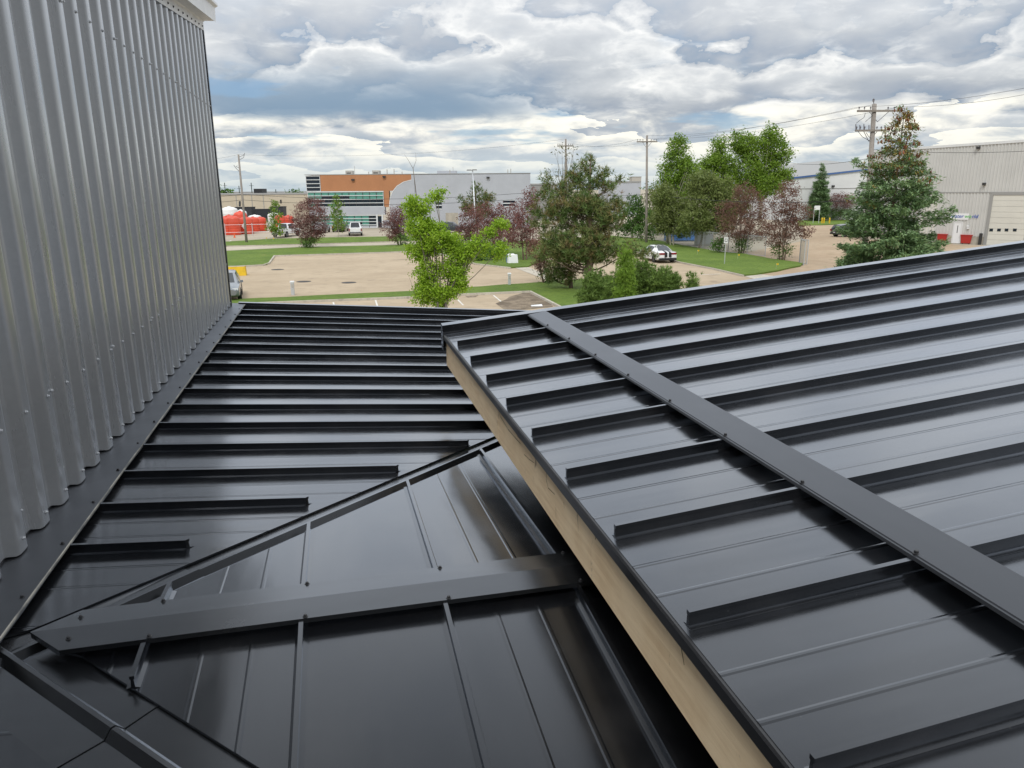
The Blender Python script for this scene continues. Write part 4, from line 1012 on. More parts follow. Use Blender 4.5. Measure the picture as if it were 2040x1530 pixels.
# big grey warehouse on the right
pa, pb = G(1904, 485.3), G(1963, 487.9); F3 = Facade(pa, pb)
wt = thing('steel_warehouse', 'big light grey corrugated steel warehouse with overhead door on the right', 'building', F3.o, F3.rz)
ul, ur = F3.uv(1722, 400)[0], F3.uv(2110, 400)[0]
def ztop_w(u):
    a0, b0 = F3.uv(1810, 298), F3.uv(2038, 282.5); return a0[1] + (b0[1] - a0[1]) * (u - a0[0]) / (b0[0] - a0[0])
za, zb_ = ztop_w(ul), ztop_w(ur)
mb = MB(); mb.hexa([(ul, 0, .5), (ur, 0, .5), (ur, 30, .5), (ul, 30, .5)], [(ul, 0, za), (ur, 0, zb_), (ur, 30, zb_), (ul, 30, za)]); mb.build('wall', 'siding_grey', wt)
part(wt, 'plinth', 'concrete', (ul + .02, ur - .02, 0, .9, -29.9, .03))
mb = MB(); mb.hexa([(ul - .1, -.12, za - .05), (ur, -.12, zb_ - .05), (ur, 30, zb_ - .05), (ul - .1, 30, za - .05)], [(ul - .1, -.12, za + .22), (ur, -.12, zb_ + .22), (ur, 30, zb_ + .22), (ul - .1, 30, za + .22)]); mb.build('roof_edge', 'siding_white', wt)
dl, dr_ = F3.uv(1972, 440)[0], F3.uv(2046, 440)[0]; dt = F3.uv(1980, 388.5)[1]
zg = F3.uv(1900, 383.5)[1]
mdl, mdr = F3.uv(1897.5, 470)[0], F3.uv(1914.5, 470)[0]; mdt = F3.uv(1905, 443.5)[1]
mb = MB(); u = ul + .2
while u < ur:                                                    # pressed ribs of the siding
    top = ztop_w(u) - .06
    segs = [(zg + .06, top)]
    if not (dl - .35 < u < dr_ + .35): segs.append(((mdt + .15) if mdl - .2 < u < mdr + .2 else .92, zg - .06))
    for z0_, z1_ in segs: lbox(mb, u - .06, u + .06, z0_, z1_, 0, .07)
    u += .34
tag(mb.build('siding_ribs', 'siding_grey', wt), kind='stuff')
part(wt, 'girt_flashing', 'roof_grey', (ul, ur, zg - .06, zg + .06, 0, .07))
# overhead door
part(wt, 'door_jamb', 'roof_grey', (dl - .32, dl, 0, dt + .3, 0, .10)); part(wt, 'door_jamb', 'roof_grey', (dr_, dr_ + .32, 0, dt + .3, 0, .10)); part(wt, 'door_head', 'roof_grey', (dl, dr_, dt, dt + .3, 0, .10))
nd = 9
od = part(wt, 'overhead_door', 'door_cream', *[(dl, dr_, .0 + dt * i / nd + .012, dt * (i + 1) / nd - .012, .0, .045) for i in range(nd)])
for x in (1975, 1990.5, 2005.5, 2022): part(od, 'door_window', 'dark_glass', (F3.uv(x - 3.6, 458)[0], F3.uv(x + 3.6, 458)[0], F3.uv(x, 461)[1], F3.uv(x, 455.3)[1], .046, .065))
md = part(wt, 'door', 'white_paint', (mdl + .1, mdr - .1, .05, mdt, 0, .06)); part(md, 'door_window', 'dark_glass', (mdl + .42, mdr - .42, F3.uv(1906, 464)[1], F3.uv(1906, 449)[1], .061, .075)); part(wt, 'door_frame', 'siding_white', (mdl - .05, mdl + .1, .05, mdt + .12, 0, .09), (mdr - .1, mdr + .05, .05, mdt + .12, 0, .09), (mdl + .1, mdr - .1, mdt, mdt + .12, 0, .09))
part(wt, 'overhead_door', 'door_cream', (F3.uv(1838, 400)[0], F3.uv(1869, 400)[0], 0, F3.uv(1850, 388.5)[1], 0, .06))
sb0, sb1, sz0, sz1 = F3.uv(1893, 430)[0], F3.uv(1930.5, 430)[0], F3.uv(1911, 437.5)[1], F3.uv(1911, 425)[1]
sg = part(wt, 'sign_board', 'white_paint', (sb0, sb1, sz0, sz1, .05, .10))
def text_mesh(txt, size, m_, parent, u, z, out, shear=0.):
    c = bpy.data.curves.new('lettering', 'FONT'); c.body = txt; c.size = size; c.extrude = .004; c.shear = shear; c.offset = .012 * size
    o = bpy.data.objects.new('lettering', c); COL.objects.link(o); bpy.context.view_layer.update()
    me = bpy.data.meshes.new_from_object(o.evaluated_get(bpy.context.evaluated_depsgraph_get())); bpy.data.objects.remove(o)
    xs = [v.co.x for v in me.vertices]; wdt = max(xs)
    me.materials.clear(); me.materials.append(MATS[m_]); n = link('lettering', me, parent, (u, -out, z)); n.rotation_euler = (math.pi / 2, 0, 0); return wdt
sh = (sz1 - sz0); cur = sb0 + .12
for tx, mm_ in (('water', 'sign_blue'), ('wo', 'sign_green'), ('rld', 'sign_blue')): cur += text_mesh(tx, sh * .80, mm_, sg, cur, sz0 + sh * .30, .108, .2) + .03
for x, y in ((1950, 294), (1962, 366)): part(wt, 'wall_light', 'lamp_dark', (F3.uv(x - 3, y)[0], F3.uv(x + 3, y)[0], F3.uv(x, y + 3)[1], F3.uv(x, y - 2)[1], .0, .4))
for x, y in ((1929, 450.5), (1929, 454.5)): part(wt, 'meter_box', 'white_paint', (F3.uv(x - 2, y)[0], F3.uv(x + 2, y)[0], F3.uv(x, y + 1.5)[1], F3.uv(x, y - 1.5)[1], .04, .2))
part(wt, 'dark_bollard', 'lamp_dark', (F3.uv(1954, 478)[0] - .14, F3.uv(1954, 478)[0] + .14, 0, F3.uv(1954, 464.5)[1], .1, .35))  # short dark bollard standing just in front of the wall
# low white warehouse behind, with blue eave
pa, pb = G(1590, 440), G(1700, 438.8); F4 = Facade(pa, pb)
lw = thing('low_warehouse', 'low white warehouse with blue eave and grey roof behind the yard', 'building', F4.o, F4.rz)
a0, b0 = F4.uv(1566, 357.5), F4.uv(1735, 338.5); uE, uW = F4.uv(1562, 400)[0], F4.uv(1760, 400)[0]
tz = lambda u: a0[1] + (b0[1] - a0[1]) * (u - a0[0]) / (b0[0] - a0[0])
mb = MB(); mb.hexa([(uE, 0, 0), (uW, 0, 0), (uW, 26, 0), (uE, 26, 0)], [(uE, 0, tz(uE)), (uW, 0, tz(uW)), (uW, 26, tz(uW) + 1), (uE, 26, tz(uE) + 1)]); mb.build('wall', 'siding_white', lw)
mb = MB(); mb.hexa([(uE, -.25, tz(uE) - .02), (uW, -.25, tz(uW) - .02), (uW, .1, tz(uW) - .02), (uE, .1, tz(uE) - .02)], [(uE, -.25, tz(uE) + .3), (uW, -.25, tz(uW) + .3), (uW, .1, tz(uW) + .3), (uE, .1, tz(uE) + .3)]); mb.build('eave_trim', 'blue_trim', lw)
mb = MB(); mb.quad((uE, -.2, tz(uE) + .31), (uW, -.2, tz(uW) + .31), (uW, 26, tz(uW) + 2.4), (uE, 26, tz(uE) + 2.4)); mb.build('roof', 'roof_grey', lw)
for x, y in ((1659, 371),): part(lw, 'wall_light', 'lamp_dark', (F4.uv(x - 2.5, y)[0], F4.uv(x + 2.5, y)[0], F4.uv(x, y + 2)[1], F4.uv(x, y - 2)[1], 0, .3))
part(lw, 'girt_flashing', 'roof_grey', (uE, uW, F4.uv(1650, 375.5)[1] - .07, F4.uv(1650, 375.5)[1] + .07, 0, .06))

# ------------------------------------------------------------------ poles, wires, lamps
blend_mat('pole_wood', [(.23, .205, .18), (.31, .28, .25), (.16, .135, .115)], scale=2, stretch=(1, 1, .15), bump=.01)
mat('insulator', (.10, .09, .10), .4); mat('galv_pole', (.58, .60, .62), .4, .4); mat('cable', (.03, .03, .035), .6)
def upole(label, base, top_px, r0, r1, arms, extra=None):
    t = thing('utility_pole', label, 'utility pole', base, 0, 'wooden utility poles'); b0 = Vector(base)
    top = at_depth(*top_px, base) - b0
    mb = MB(); mb.tube([(0, 0, -.2), top * .5, top], [r0, (r0 + r1) / 2, r1], 12); mb.build('post', 'pole_wood', t, smooth=True)
    att = []
    for (xa, xb, y) in arms:
        A_, B_ = at_depth(xa, y, base) - b0, at_depth(xb, y, base) - b0; mid = (A_ + B_) / 2; L = (B_ - A_).length; rz = math.atan2((B_ - A_).y, (B_ - A_).x)
        mb = MB(); off = Vector((FW.x, FW.y, 0)).normalized() * -(r1 + .06); mb.box(mid + off, (L, .11, .14), rz); arm = mb.build('crossarm', 'pole_wood', t)
        for k in (.04, .16, .30, .70, .84, .96):
            p = A_.lerp(B_, k) + off; mi = MB(); mi.lathe([(.02, .07), (.02, .16), (.06, .17), (.045, .21), (.06, .23), (.03, .29)], 8, p); mi.build('insulator', 'insulator', arm); att.append(p + Vector((0, 0, .28)) + b0)
        mk = MB()
        for s_ in (-1, 1): mk.tube([mid + off + (B_ - A_).normalized() * s_ * L * .22 - Vector((0, 0, .06)), mid + off * .6 - Vector((0, 0, .75))], .022, 4)
        tag(mk.build('brace', 'insulator', arm), kind='stuff')
    t['_a'] = 0; del t['_a']
    return t, att, top + b0
pl, _, pl_top = upole('weathered wooden utility pole in front of the orange tanks', G(491.5, 484.5), (475, 308), .17, .11, [])
pb_ = G(1128.5, 479)
pm, am, pm_top = upole('utility pole rising behind the large dark pine', pb_, (1127, 277), .17, .11, [(1110, 1142, 291)])
pcn, ac, pc_top = upole('slender utility pole with one crossarm behind the white car', G(1287.5, 485), (1289, 270), .17, .12, [(1268, 1309, 282.5)])
qr = px_at(61, 1714)
prr, ar, pr_top = upole('thick utility pole with two crossarms behind the big spruce', qr, (1742, 208), .20, .16, [(1705, 1792, 221.5), (1701, 1762, 260.5)])
# switchgear on the thick pole and hardware on the left one
b0 = Vector(qr); off = Vector((FW.x, FW.y, 0)).normalized() * -.25
for i, (x, y0, y1) in enumerate(((1702, 248, 260), (1710, 250, 260), (1718, 248, 260), (1728, 250, 260))):
    mb = MB(); mb.tube([at_depth(x, y1, qr) - b0 + off, at_depth(x, y0, qr) - b0 + off], .035, 6); mb.build('cutout', 'insulator', prr)
for pth in (((1706, 262), (1715, 273), (1731, 282)), ((1722, 264), (1727, 272), (1732, 276)), ((1703, 246), (1710, 240), (1718, 235), (1721, 226)), ((1721, 243), (1728, 237), (1735, 231)), ((1758, 262), (1753, 272), (1746, 282))):
    mb = MB(); mb.tube([at_depth(x, y, qr) - b0 + off for x, y in pth], .018, 5); mb.build('jumper_wire', 'cable', prr)
mb = MB(); mb.tube([at_depth(1741, 208, qr) - b0, at_depth(1740, 200, qr) - b0], [.03, .03], 6); mb.lathe([(.10, 0), (.06, .08), (.09, .12), (.03, .2)], 8, at_depth(1740, 202, qr) - b0); mb.build('top_insulator', 'insulator', prr)
ql = G(491.5, 484.5); b0 = Vector(ql)
for pth, r_ in ((((477, 312), (484, 310), (488, 305)), .03), (((478, 318), (485, 314), (487, 308)), .03), (((477, 342), (470, 335), (466, 329)), .035), (((476, 334), (470, 332), (473, 330)), .03)):
    mb = MB(); mb.tube([at_depth(x, y, ql) - b0 for x, y in pth], r_, 5); mb.build('bracket', 'insulator', pl)
mb = MB(); mb.tube([at_depth(481.5, 411, ql) - b0 - rt2 * .25, at_depth(481.5, 401, ql) - b0 - rt2 * .25], .13, 8); mb.build('terminal_box', 'lamp_dark', pl)
def wire(label, a, b, sag, r=.012, grp='overhead wires'):
    a, b = Vector(a), Vector(b); n = 14
    mb = MB(); mb.tube([a.lerp(b, i / n) - Vector((0, 0, sag * 4 * (i / n) * (1 - i / n))) - a for i in range(n + 1)], r, 4)
    tag(mb.build('overhead_wire', 'cable', loc=a), label, 'wire', grp)
farL = px_at(110, 330); fl_ = lambda z: Vector((farL.x, farL.y, z))
wire('top wire from the left utility pole to the pole behind the pine', pl_top, pm_top, .9)
wire('top wire running left off the leftmost utility pole', fl_(10.6), pl_top, .5)
hl = lambda P, base, z: Vector(base).lerp(P, z / P.z)
for z_, nm in ((6.15, 'upper'), (5.45, 'lower')):
    wire(nm + ' low cable from the left pole past the orange building', hl(pl_top, ql, z_), hl(pm_top, pb_, z_ + .35), .9, .03)
    wire(nm + ' low cable running left off the leftmost pole', fl_(z_ - .1), hl(pl_top, ql, z_), .3, .03)
for k, nm in ((0, 'left'), (5, 'right')):
    wire(nm + ' wire between the pine pole and the middle utility pole', am[k], ac[k], .6)
    wire(nm + ' wire from the middle utility pole up to the thick pole', ac[k], ar[k], .5)
    e_ = at_depth(2120, 160 + 12 * k / 5, px_at(52, 1990))
    wire(nm + ' wire leaving the thick utility pole to the right', ar[k], e_, .3)
wire('top wire from the middle utility pole to the thick pole', pc_top, pr_top, .6)
wire('low cable from the middle utility pole to the thick pole', hl(pc_top, G(1287.5, 485), 5.9), hl(pr_top, qr, 5.6), .5, .028)
wire('low cable from the pine pole to the middle utility pole', hl(pm_top, pb_, 6.4), hl(pc_top, G(1287.5, 485), 5.9), .5, .028)
wire('cable from the thick utility pole to the low white warehouse', hl(pr_top, qr, 8.6), at_depth(1560, 322, px_at(100, 1560)), .4, .02)
wire('service wire along the front of the steel warehouse', hl(pr_top, qr, 9.2), at_depth(2080, 299, px_at(66, 2080)), .2, .02)
# white street lamp
ls = G(949, 478); t = thing('street_lamp', 'white steel street lamp with two heads before the silver wall', 'street lamp', ls); b0 = Vector(ls)
mb = MB(); tp = at_depth(941.5, 340, ls) - b0; mb.tube([(0, 0, 0), tp * .5, tp], [.13, .10, .075], 10); mb.build('post', 'galv_pole', t, smooth=True)
mb = MB(); mb.lathe([(.24, 0), (.24, .25), (.16, .3), (.15, .3)], 10); mb.build('base', 'concrete', t)
for dx_, dn in ((-.45, 0), (.25, .02)):
    mb = MB(); mb.box(tp + rt2 * dx_ + Vector((0, 0, .08 + dn)), (.72, .34, .12), -YAW, top=(.8, .7)); mb.build('lamp_head', 'lamp_dark', t)

# ------------------------------------------------------------------ vehicles
mat('car_white', (.78, .79, .80), .22, 0, .5, coat=.6); mat('car_silver', (.55, .56, .58), .25, .4, coat=.6); mat('car_dark', (.035, .04, .05), .2, .2, coat=.8); mat('car_grey', (.20, .22, .24), .22, .3, coat=.8)
mat('car_glass', (.015, .02, .024), .06, 0, .9); mat('tyre', (.018, .018, .019), .8); mat('rim', (.20, .20, .21), .35, .7); mat('rim_dark', (.06, .06, .065), .4, .6)
mat('tail_light', (.22, .012, .02), .25); mat('head_light', (.7, .72, .74), .15); mat('bumper_black', (.015, .015, .016), .5); mat('plate', (.72, .72, .74), .5)
SED = dict(L=5.05, W=1.90, st=[ # x, half width, z low, z mid, z belt, roof half width, roof z
    (-2.52, .74, .42, .62, .80, .70, .82), (-2.44, .88, .30, .62, .93, .80, .97), (-2.05, .93, .24, .60, .98, .80, 1.04), (-1.75, .94, .22, .60, .99, .76, 1.06), (-.95, .945, .22, .60, .985, .60, 1.43), (-.2, .945, .22, .60, .97, .61, 1.475), (.55, .945, .22, .60, .96, .60, 1.44), (1.30, .945, .22, .60, .95, .76, 1.00), (1.95, .93, .24, .58, .90, .72, .93), (2.35, .88, .28, .55, .80, .66, .84), (2.52, .72, .36, .52, .66, .60, .70)],
    glass=(3, 7), wheels=(-1.50, 1.55), wr=.355)
TRK = dict(L=5.8, W=1.98, st=[
    (-2.90, .90, .55, .80, 1.10, .82, 1.13), (-2.86, .97, .48, .80, 1.14, .86, 1.17), (-1.30, .985, .42, .78, 1.14, .86, 1.17), (-1.05, .985, .42, .78, 1.14, .84, 1.20), (-.88, .985, .42, .78, 1.14, .70, 1.86), (.2, .985, .42, .78, 1.12, .72, 1.92), (.85, .985, .42, .78, 1.11, .70, 1.86), (1.45, .985, .42, .78, 1.10, .82, 1.22), (2.2, .97, .42, .76, 1.06, .78, 1.14), (2.75, .94, .45, .72, 1.0, .74, 1.06), (2.90, .84, .5, .7, .88, .70, .92)],
    glass=(3, 7), wheels=(-1.85, 1.85), wr=.40)
SUV = dict(L=4.7, W=1.86, st=[
    (-2.35, .74, .50, .72, .95, .70, 1.02), (-2.28, .86, .36, .70, 1.02, .70, 1.25), (-2.05, .91, .30, .68, 1.04, .66, 1.55), (-1.2, .93, .26, .66, 1.03, .66, 1.66), (-.2, .93, .26, .66, 1.01, .66, 1.68), (.55, .93, .26, .66, 1.0, .64, 1.62), (1.25, .93, .26, .66, .99, .76, 1.08), (1.85, .91, .28, .64, .95, .72, 1.0), (2.22, .86, .32, .60, .86, .66, .90), (2.35, .70, .42, .58, .72, .60, .76)],
    glass=(1, 6), wheels=(-1.38, 1.42), wr=.36)
def car(name, label, spec, q, heading, paint, group, stripes=False, cat='car', rim='rim', truck=False):
    t = thing(name, label, cat, q, heading, group); st = spec['st']; g0, g1 = spec['glass']
    rows = []
    for x, hw, zl, zm, zb, rw, rz_ in st:
        half = [(hw * .86, zl), (hw * .985, zl + .08), (hw, zm), (hw * .965, zb), (rw * 1.02, rz_ - .055), (rw * .80, rz_), (0, rz_ + .02)]
        rows.append([(x, -y, z) for y, z in half] + [(x, y, z) for y, z in reversed(half[:-1])])
    n = len(rows[0]); body = MB(); win = {}
    for i in range(len(rows) - 1):
        for j in range(n - 1):
            a, b, c, d = rows[i][j], rows[i][j + 1], rows[i + 1][j + 1], rows[i + 1][j]
            jj = min(j, n - 2 - j)
            in_g = g0 <= i < g1
            if in_g and jj == 3 and g0 < i < g1 - 1: win.setdefault(('s', j > n / 2, i), []).append((a, b, c, d))   # side glass
            elif in_g and jj == 5 and i in (g0, g1 - 1): win.setdefault(('r' if i == g0 else 'w', 0, 0), []).append((a, b, c, d))
            else: body.quad(d, c, b, a)
    body.poly(rows[0]); body.poly(rows[-1][::-1])
    for i in range(len(rows) - 1): body.quad(rows[i][0], rows[i][-1], rows[i + 1][-1], rows[i + 1][0])
    bm_ = body.mesh('body', paint); bb = bmesh.new(); bb.from_mesh(bm_); bmesh.ops.remove_doubles(bb, verts=bb.verts[:], dist=.0005); bmesh.ops.recalc_face_normals(bb, faces=bb.faces[:]); bb.to_mesh(bm_); bb.free()
    bm_.polygons.foreach_set('use_smooth', [True] * len(bm_.polygons)); bm_.set_sharp_from_angle(angle=R(35)); bo = link('body', bm_, t)
    for key, fs in win.items():
        m_ = MB()
        for f in fs: m_.quad(*f[::-1])
        m_.build('side_window' if key[0] == 's' else ('rear_window' if key[0] == 'r' else 'windscreen'), 'car_glass', t)
    W2 = spec['W'] / 2; xr = st[0][0]; xf = st[-1][0]
    for wx in spec['wheels']:
        for s_ in (-1, 1):
            wr = spec['wr']; mbw = MB(); ax = Vector((0, s_, 0)); c = (wx, s_ * (W2 - .20), wr)
            mbw.lathe([(wr * .62, -.02), (wr * .96, -.02), (wr, .03), (wr, .17), (wr * .95, .215), (wr * .68, .225), (wr * .66, .19), (wr * .6, .18)], 20, c, ax); wo = mbw.build('wheel', 'tyre', t)
            mr = MB(); mr.lathe([(wr * .66, .185), (wr * .60, .21), (wr * .2, .215), (.02, .22)], 10, c, ax); mr.build('rim', rim, wo)
            ma = MB(); ma.lathe([(wr * 1.14, .0), (wr * 1.14, .206), (wr * .9, .2065)], 20, (c[0], c[1], c[2] + .02), ax); ma.build('wheel_arch', 'bumper_black', t)
    zt_ = st[1][4]
    for s_ in (-1, 1):
        mb = MB()
        if truck: mb.box((xr - .01, s_ * (W2 - .13), zt_ - .22), (.10, .15, .42))
        elif stripes: mb.box((xr + .04, s_ * (W2 * .56), zt_ - .08), (.16, W2 * .60, .15))
        else: mb.box((xr + .05, s_ * (W2 * .76), zt_ - .12), (.20, .26, .22))
        mb.build('tail_light', 'tail_light', t)
        mb = MB(); mb.box((xf - .16, s_ * W2 * .68, st[-2][4] - .08), (.22, .34, .13)); mb.build('headlight', 'head_light', t)
        mb = MB(); mb.box((st[g1 - 1][0] - .12, s_ * (W2 + .07), st[g1 - 1][4] + .06), (.12, .20, .14), top=(.7, .8)); mb.build('mirror', paint, t)
    mb = MB(); mb.box((xr + .05, 0, st[0][2] - .06), (.22, W2 * 1.72, .22)); mb.build('rear_bumper', 'bumper_black' if not truck else 'rim', t)
    mb = MB(); mb.box((xr - .035, 0, .56 if not truck else .62), (.03, .34, .17)); mb.build('number_plate', 'plate', t)
    if stripes:
        for s_ in (-1, 1):
            for i in range(len(rows) - 1):
                x0_, x1_ = st[i][0], st[i + 1][0]
                if g0 <= i < g0 + 1 or i == g1 - 1: continue
                mb = MB(); za_, zc_ = st[i][6] + .028, st[i + 1][6] + .028
                mb.hexa([(x0_, s_ * .20 - .09, za_ - .02), (x1_, s_ * .20 - .09, zc_ - .02), (x1_, s_ * .20 + .09, zc_ - .02), (x0_, s_ * .20 + .09, za_ - .02)], [(x0_, s_ * .20 - .09, za_), (x1_, s_ * .20 - .09, zc_), (x1_, s_ * .20 + .09, zc_), (x0_, s_ * .20 + .09, za_)]); mb.build('stripe', 'bumper_black', t)
            mb = MB(); mb.box((xr - .045, s_ * .20, .74), (.02, .26, .42)); mb.build('stripe', 'bumper_black', t)
    return t
CG = 'parked vehicles'
def car_at(rear_px, length_dir, spec):
    """put the middle of the rear at a ground pixel, nose towards length_dir"""
    q = G(*rear_px); d = Vector(length_dir).normalized(); return q + d * spec['L'] / 2, math.atan2(d.y, d.x)
kd = (G(1300, 509) - G(1481, 548)); kd.z = 0; kd.normalize()
q, h = car_at((1330, 524.5), kd, SED); car('white_car', 'white sedan with two black racing stripes parked at the kerb', SED, q, h, 'car_white', CG, True, rim='rim_dark')
fwd = Vector((FW.x, FW.y, 0)).normalized()
q, h = car_at((708.5, 470.5), Vector((G(708.5, 470.5).x, G(708.5, 470.5).y, 0)), TRK); car('pickup_truck', 'white pickup truck seen from behind outside the orange building', TRK, q, h, 'car_white', CG, cat='pickup truck', truck=True)
q, h = car_at((553, 473.5), fwd.lerp(rt2, .15), TRK); car('pickup_truck', 'white pickup truck behind the slim tree before the tanks', TRK, q, h, 'car_white', CG, cat='pickup truck', truck=True)
q, h = car_at((634, 465), fwd, SUV); car('parked_car', 'light silver car behind the purple tree at the office windows', SUV, q, h, 'car_silver', CG)
q, h = car_at((672, 462.5), fwd, SED); car('parked_car', 'dark car behind the slim tree at the office windows', SED, q, h, 'car_dark', CG)
dv = Vector((math.sin(R(4)), -math.cos(R(4)), 0)) 
sq = px_at(51.0, 452.5); car('parked_car', 'dark grey car half hidden by the corner of the corrugated wall', SUV, Vector((sq.x, sq.y, 0)) + Vector((0, 0, 0)), math.atan2(-fwd.y, -fwd.x) + .32, 'car_grey', CG)
q = G(1690, 471); car('parked_car', 'dark car half hidden behind the left of the big spruce', SUV, q, math.atan2(rt2.y, rt2.x) + .3, 'car_dark', CG)
q = G(1722, 462); car('parked_car', 'white car hidden behind the big spruce in the yard', SUV, q, math.atan2(rt2.y, rt2.x) + .2, 'car_white', CG)
q = G(897, 463); car('parked_car', 'dark blue car behind the maple at the silver wall', SUV, q, math.atan2(rt2.y, rt2.x), 'car_dark', CG)

# ------------------------------------------------------------------ tanks in the yard on the left
mat('tank_orange', (.62, .075, .035), .45, var=.12, vscale=.6); mat('tank_white', (.74, .74, .72), .5, var=.05, vscale=.6); mat('diamond', (.75, .72, .70), .5)
def tank_up(label, px, dist, y_top, r, m_, plate=None):
    q = px_at(dist, px); t = thing('storage_tank', label, 'tank', q, -YAW, 'tanks in the yard'); h = height_at(q, px, y_top)
    mb = MB(); pf = [(r * .97, 0), (r, .08)]
    for i in range(1, 6): pf += [(r, h * .8 * i / 6 - .05), (r * 1.02, h * .8 * i / 6), (r, h * .8 * i / 6 + .05)]
    pf += [(r, h * .84), (r * .9, h * .92), (r * .5, h * .985), (r * .2, h)]
    mb.lathe(pf, 20); mb.build('shell', m_, t, smooth=True)
    mb = MB(); mb.lathe([(r * .22, h * .97), (r * .22, h * 1.03), (r * .1, h * 1.04)], 10); mb.build('lid', m_, t)
    if plate == 'diamond': mb = MB(); mb.poly([(0, -r * 1.04, h * .30), (r * .36, -r * 1.04, h * .48), (0, -r * 1.04, h * .66), (-r * .36, -r * 1.04, h * .48)]); mb.build('hazard_diamond', 'diamond', t)
    if plate == 'plate': mb = MB(); mb.box((0, -r * 1.03, h * .5), (r * .8, .03, h * .2)); mb.build('name_plate', 'diamond', t)
    return t
for px, d_, yt, r_, m_, lab, pl_ in ((449, 128, 427, 1.15, 'tank_orange', 'orange tank at the far left with a white plate', 'plate'), (467, 126, 431, 1.05, 'tank_orange', 'second orange tank from the corrugated wall', None), (481, 125.5, 430, 1.1, 'tank_orange', 'orange tank right behind the left utility pole', None),
    (495, 130, 421, 1.2, 'tank_orange', 'tallest orange tank just right of the left utility pole', None), (505, 128, 432, 1.25, 'tank_orange', 'orange tank with a white hazard diamond', 'diamond'), (519, 133, 432, 1.1, 'tank_orange', 'orange tank right of the one with the diamond', None), (533, 136, 432, 1.1, 'tank_orange', 'orange tank behind the slim young tree', None),
    (571, 134, 428, 1.0, 'tank_orange', 'orange tank between the slim tree and purple tree', None), (588, 138, 429, 1.0, 'tank_orange', 'orange tank behind the purple tree', None), (459, 139, 430, 1.0, 'tank_orange', 'orange tank of the second row at the far left', None), (473, 139, 428, 1.0, 'tank_orange', 'orange tank of the second row behind the utility pole', None),
    (447, 150, 411, 1.5, 'tank_white', 'tall white tank at the left edge of the yard', None), (458, 152, 416, 1.4, 'tank_white', 'white tank second from the left', None), (475, 150, 412, 1.7, 'tank_white', 'large white tank behind the left utility pole', None), (497, 152, 418, 1.2, 'tank_white', 'white tank just right of the left utility pole', None), (523, 154, 428, 1.4, 'tank_white', 'low white tank beyond the diamond tank', None), (560, 150, 424, 1.3, 'tank_white', 'white tank right of the slim young tree', None)):
    tank_up(lab, px, d_, yt, r_ * .86, m_, pl_)
mat('hopper', (.03, .033, .04), .6)
for px, d_, yt, wd, lab in ((506, 170, 413, 3.2, 'black skip container beyond the tanks left of the slim tree'), (535, 175, 417, 5., 'long dark container beyond the tanks behind the slim tree'), (570, 172, 412, 2.6, 'dark truck box right of the slim young tree')):
    q = px_at(d_, px); h = height_at(q, px, yt); t = thing('dark_container', lab, 'container', q, -YAW)
    mb = MB(); mb.box((0, 0, h * .5 + .15), (wd, 2.2, h - .3), top=(1.06, 1.1)); mb.build('shell', 'hopper', t); mb = MB(); mb.box((0, 0, h + .04), (wd * 1.1, 2.5, .16)); mb.build('rim', 'black_box', t)
    for s_ in (-1, 1): mb = MB(); mb.box((s_ * wd * .35, 0, .15), (.25, 2.0, .3)); mb.build('skid', 'black_box', t)
# yard fence rails and posts
t = thing('yard_fence', 'thin grey wire fence in front of the orange tanks', 'fence', px_at(121, 470), 0); b0 = px_at(121, 470)
fp = [px_at(121, x) for x in (430, 463, 516, 560, 600)]
for p in fp: mb = MB(); mb.tube([p - b0, p - b0 + Vector((0, 0, 1.9))], .05, 6); mb.build('post', 'galv_pole', t)
for z_ in (.6, 1.7):
    for p, n_ in zip(fp[:-1], fp[1:]): mb = MB(); mb.tube([p - b0 + Vector((0, 0, z_)), n_ - b0 + Vector((0, 0, z_))], .025, 5); mb.build('rail', 'galv_pole', t)
mat('cone_orange', (.7, .12, .03), .6)
q = px_at(118, 480); t = thing('traffic_cone', 'small orange traffic cone at the foot of the left pole yard', 'cone', q); mb = MB(); mb.lathe([(.13, .04), (.03, .7), (.02, .72)], 10); mb.build('cone', 'cone_orange', t); mb = MB(); mb.box((0, 0, .02), (.36, .36, .04)); mb.build('base', 'cone_orange', t)

# ------------------------------------------------------------------ small things
mat('yellow_paint', (.70, .46, .02), .7, var=.12, vscale=2)
q = G(470, 549.5); k = mpp(q); t = thing('concrete_block', 'yellow painted concrete barrier block at the car park edge', 'barrier', q, -YAW * .2)
mb = MB(); mb.box((0, .3, .36), (1.55, .7, .72), top=(.95, .86)); mb.build('block', 'yellow_paint', t); mb = MB(); mb.box((0, .3, .735), (1.4, .5, .03)); mb.build('worn_top', 'concrete', t)
for (x, y), lab in (((584, 588), 'left'), ((1015, 570), 'right')):
    q = G(x, y); t = thing('power_pedestal', 'white plug-in post on the grass strip, the %s one of two' % lab, 'bollard', q, 0, 'plug-in posts')
    mb = MB(); mb.box((0, 0, .42), (.20, .16, .84), -YAW); mb.build('post', 'galv_pole', t); mb = MB(); mb.box((0, 0, .88), (.27, .22, .08), -YAW, top=(.85, .85)); mb.build('cap', 'white_paint', t)
    mb = MB(); mb.box((.02 * 0, -.09, .62), (.11, .04, .22), -YAW); mb.build('socket', 'equip', t)
q = G(1021, 526); t = thing('utility_box', 'white utility box leaning on the lawn corner left of the pine', 'utility box', q, -YAW + .2)
mb = MB(); mb.box((0, 0, .42), (.95, .7, .84), top=(.86, .7)); mb.build('cabinet', 'white_paint', t); mb = MB(); mb.box((-.1, 0, .88), (.7, .45, .1), top=(.6, .6)); mb.build('lid', 'white_paint', t)
mb = MB(); mb.tube([(-.6, -.2, 0), (-.6, -.2, 1.35)], .03, 6); mb.build('marker_post', 'blue_trim', t)
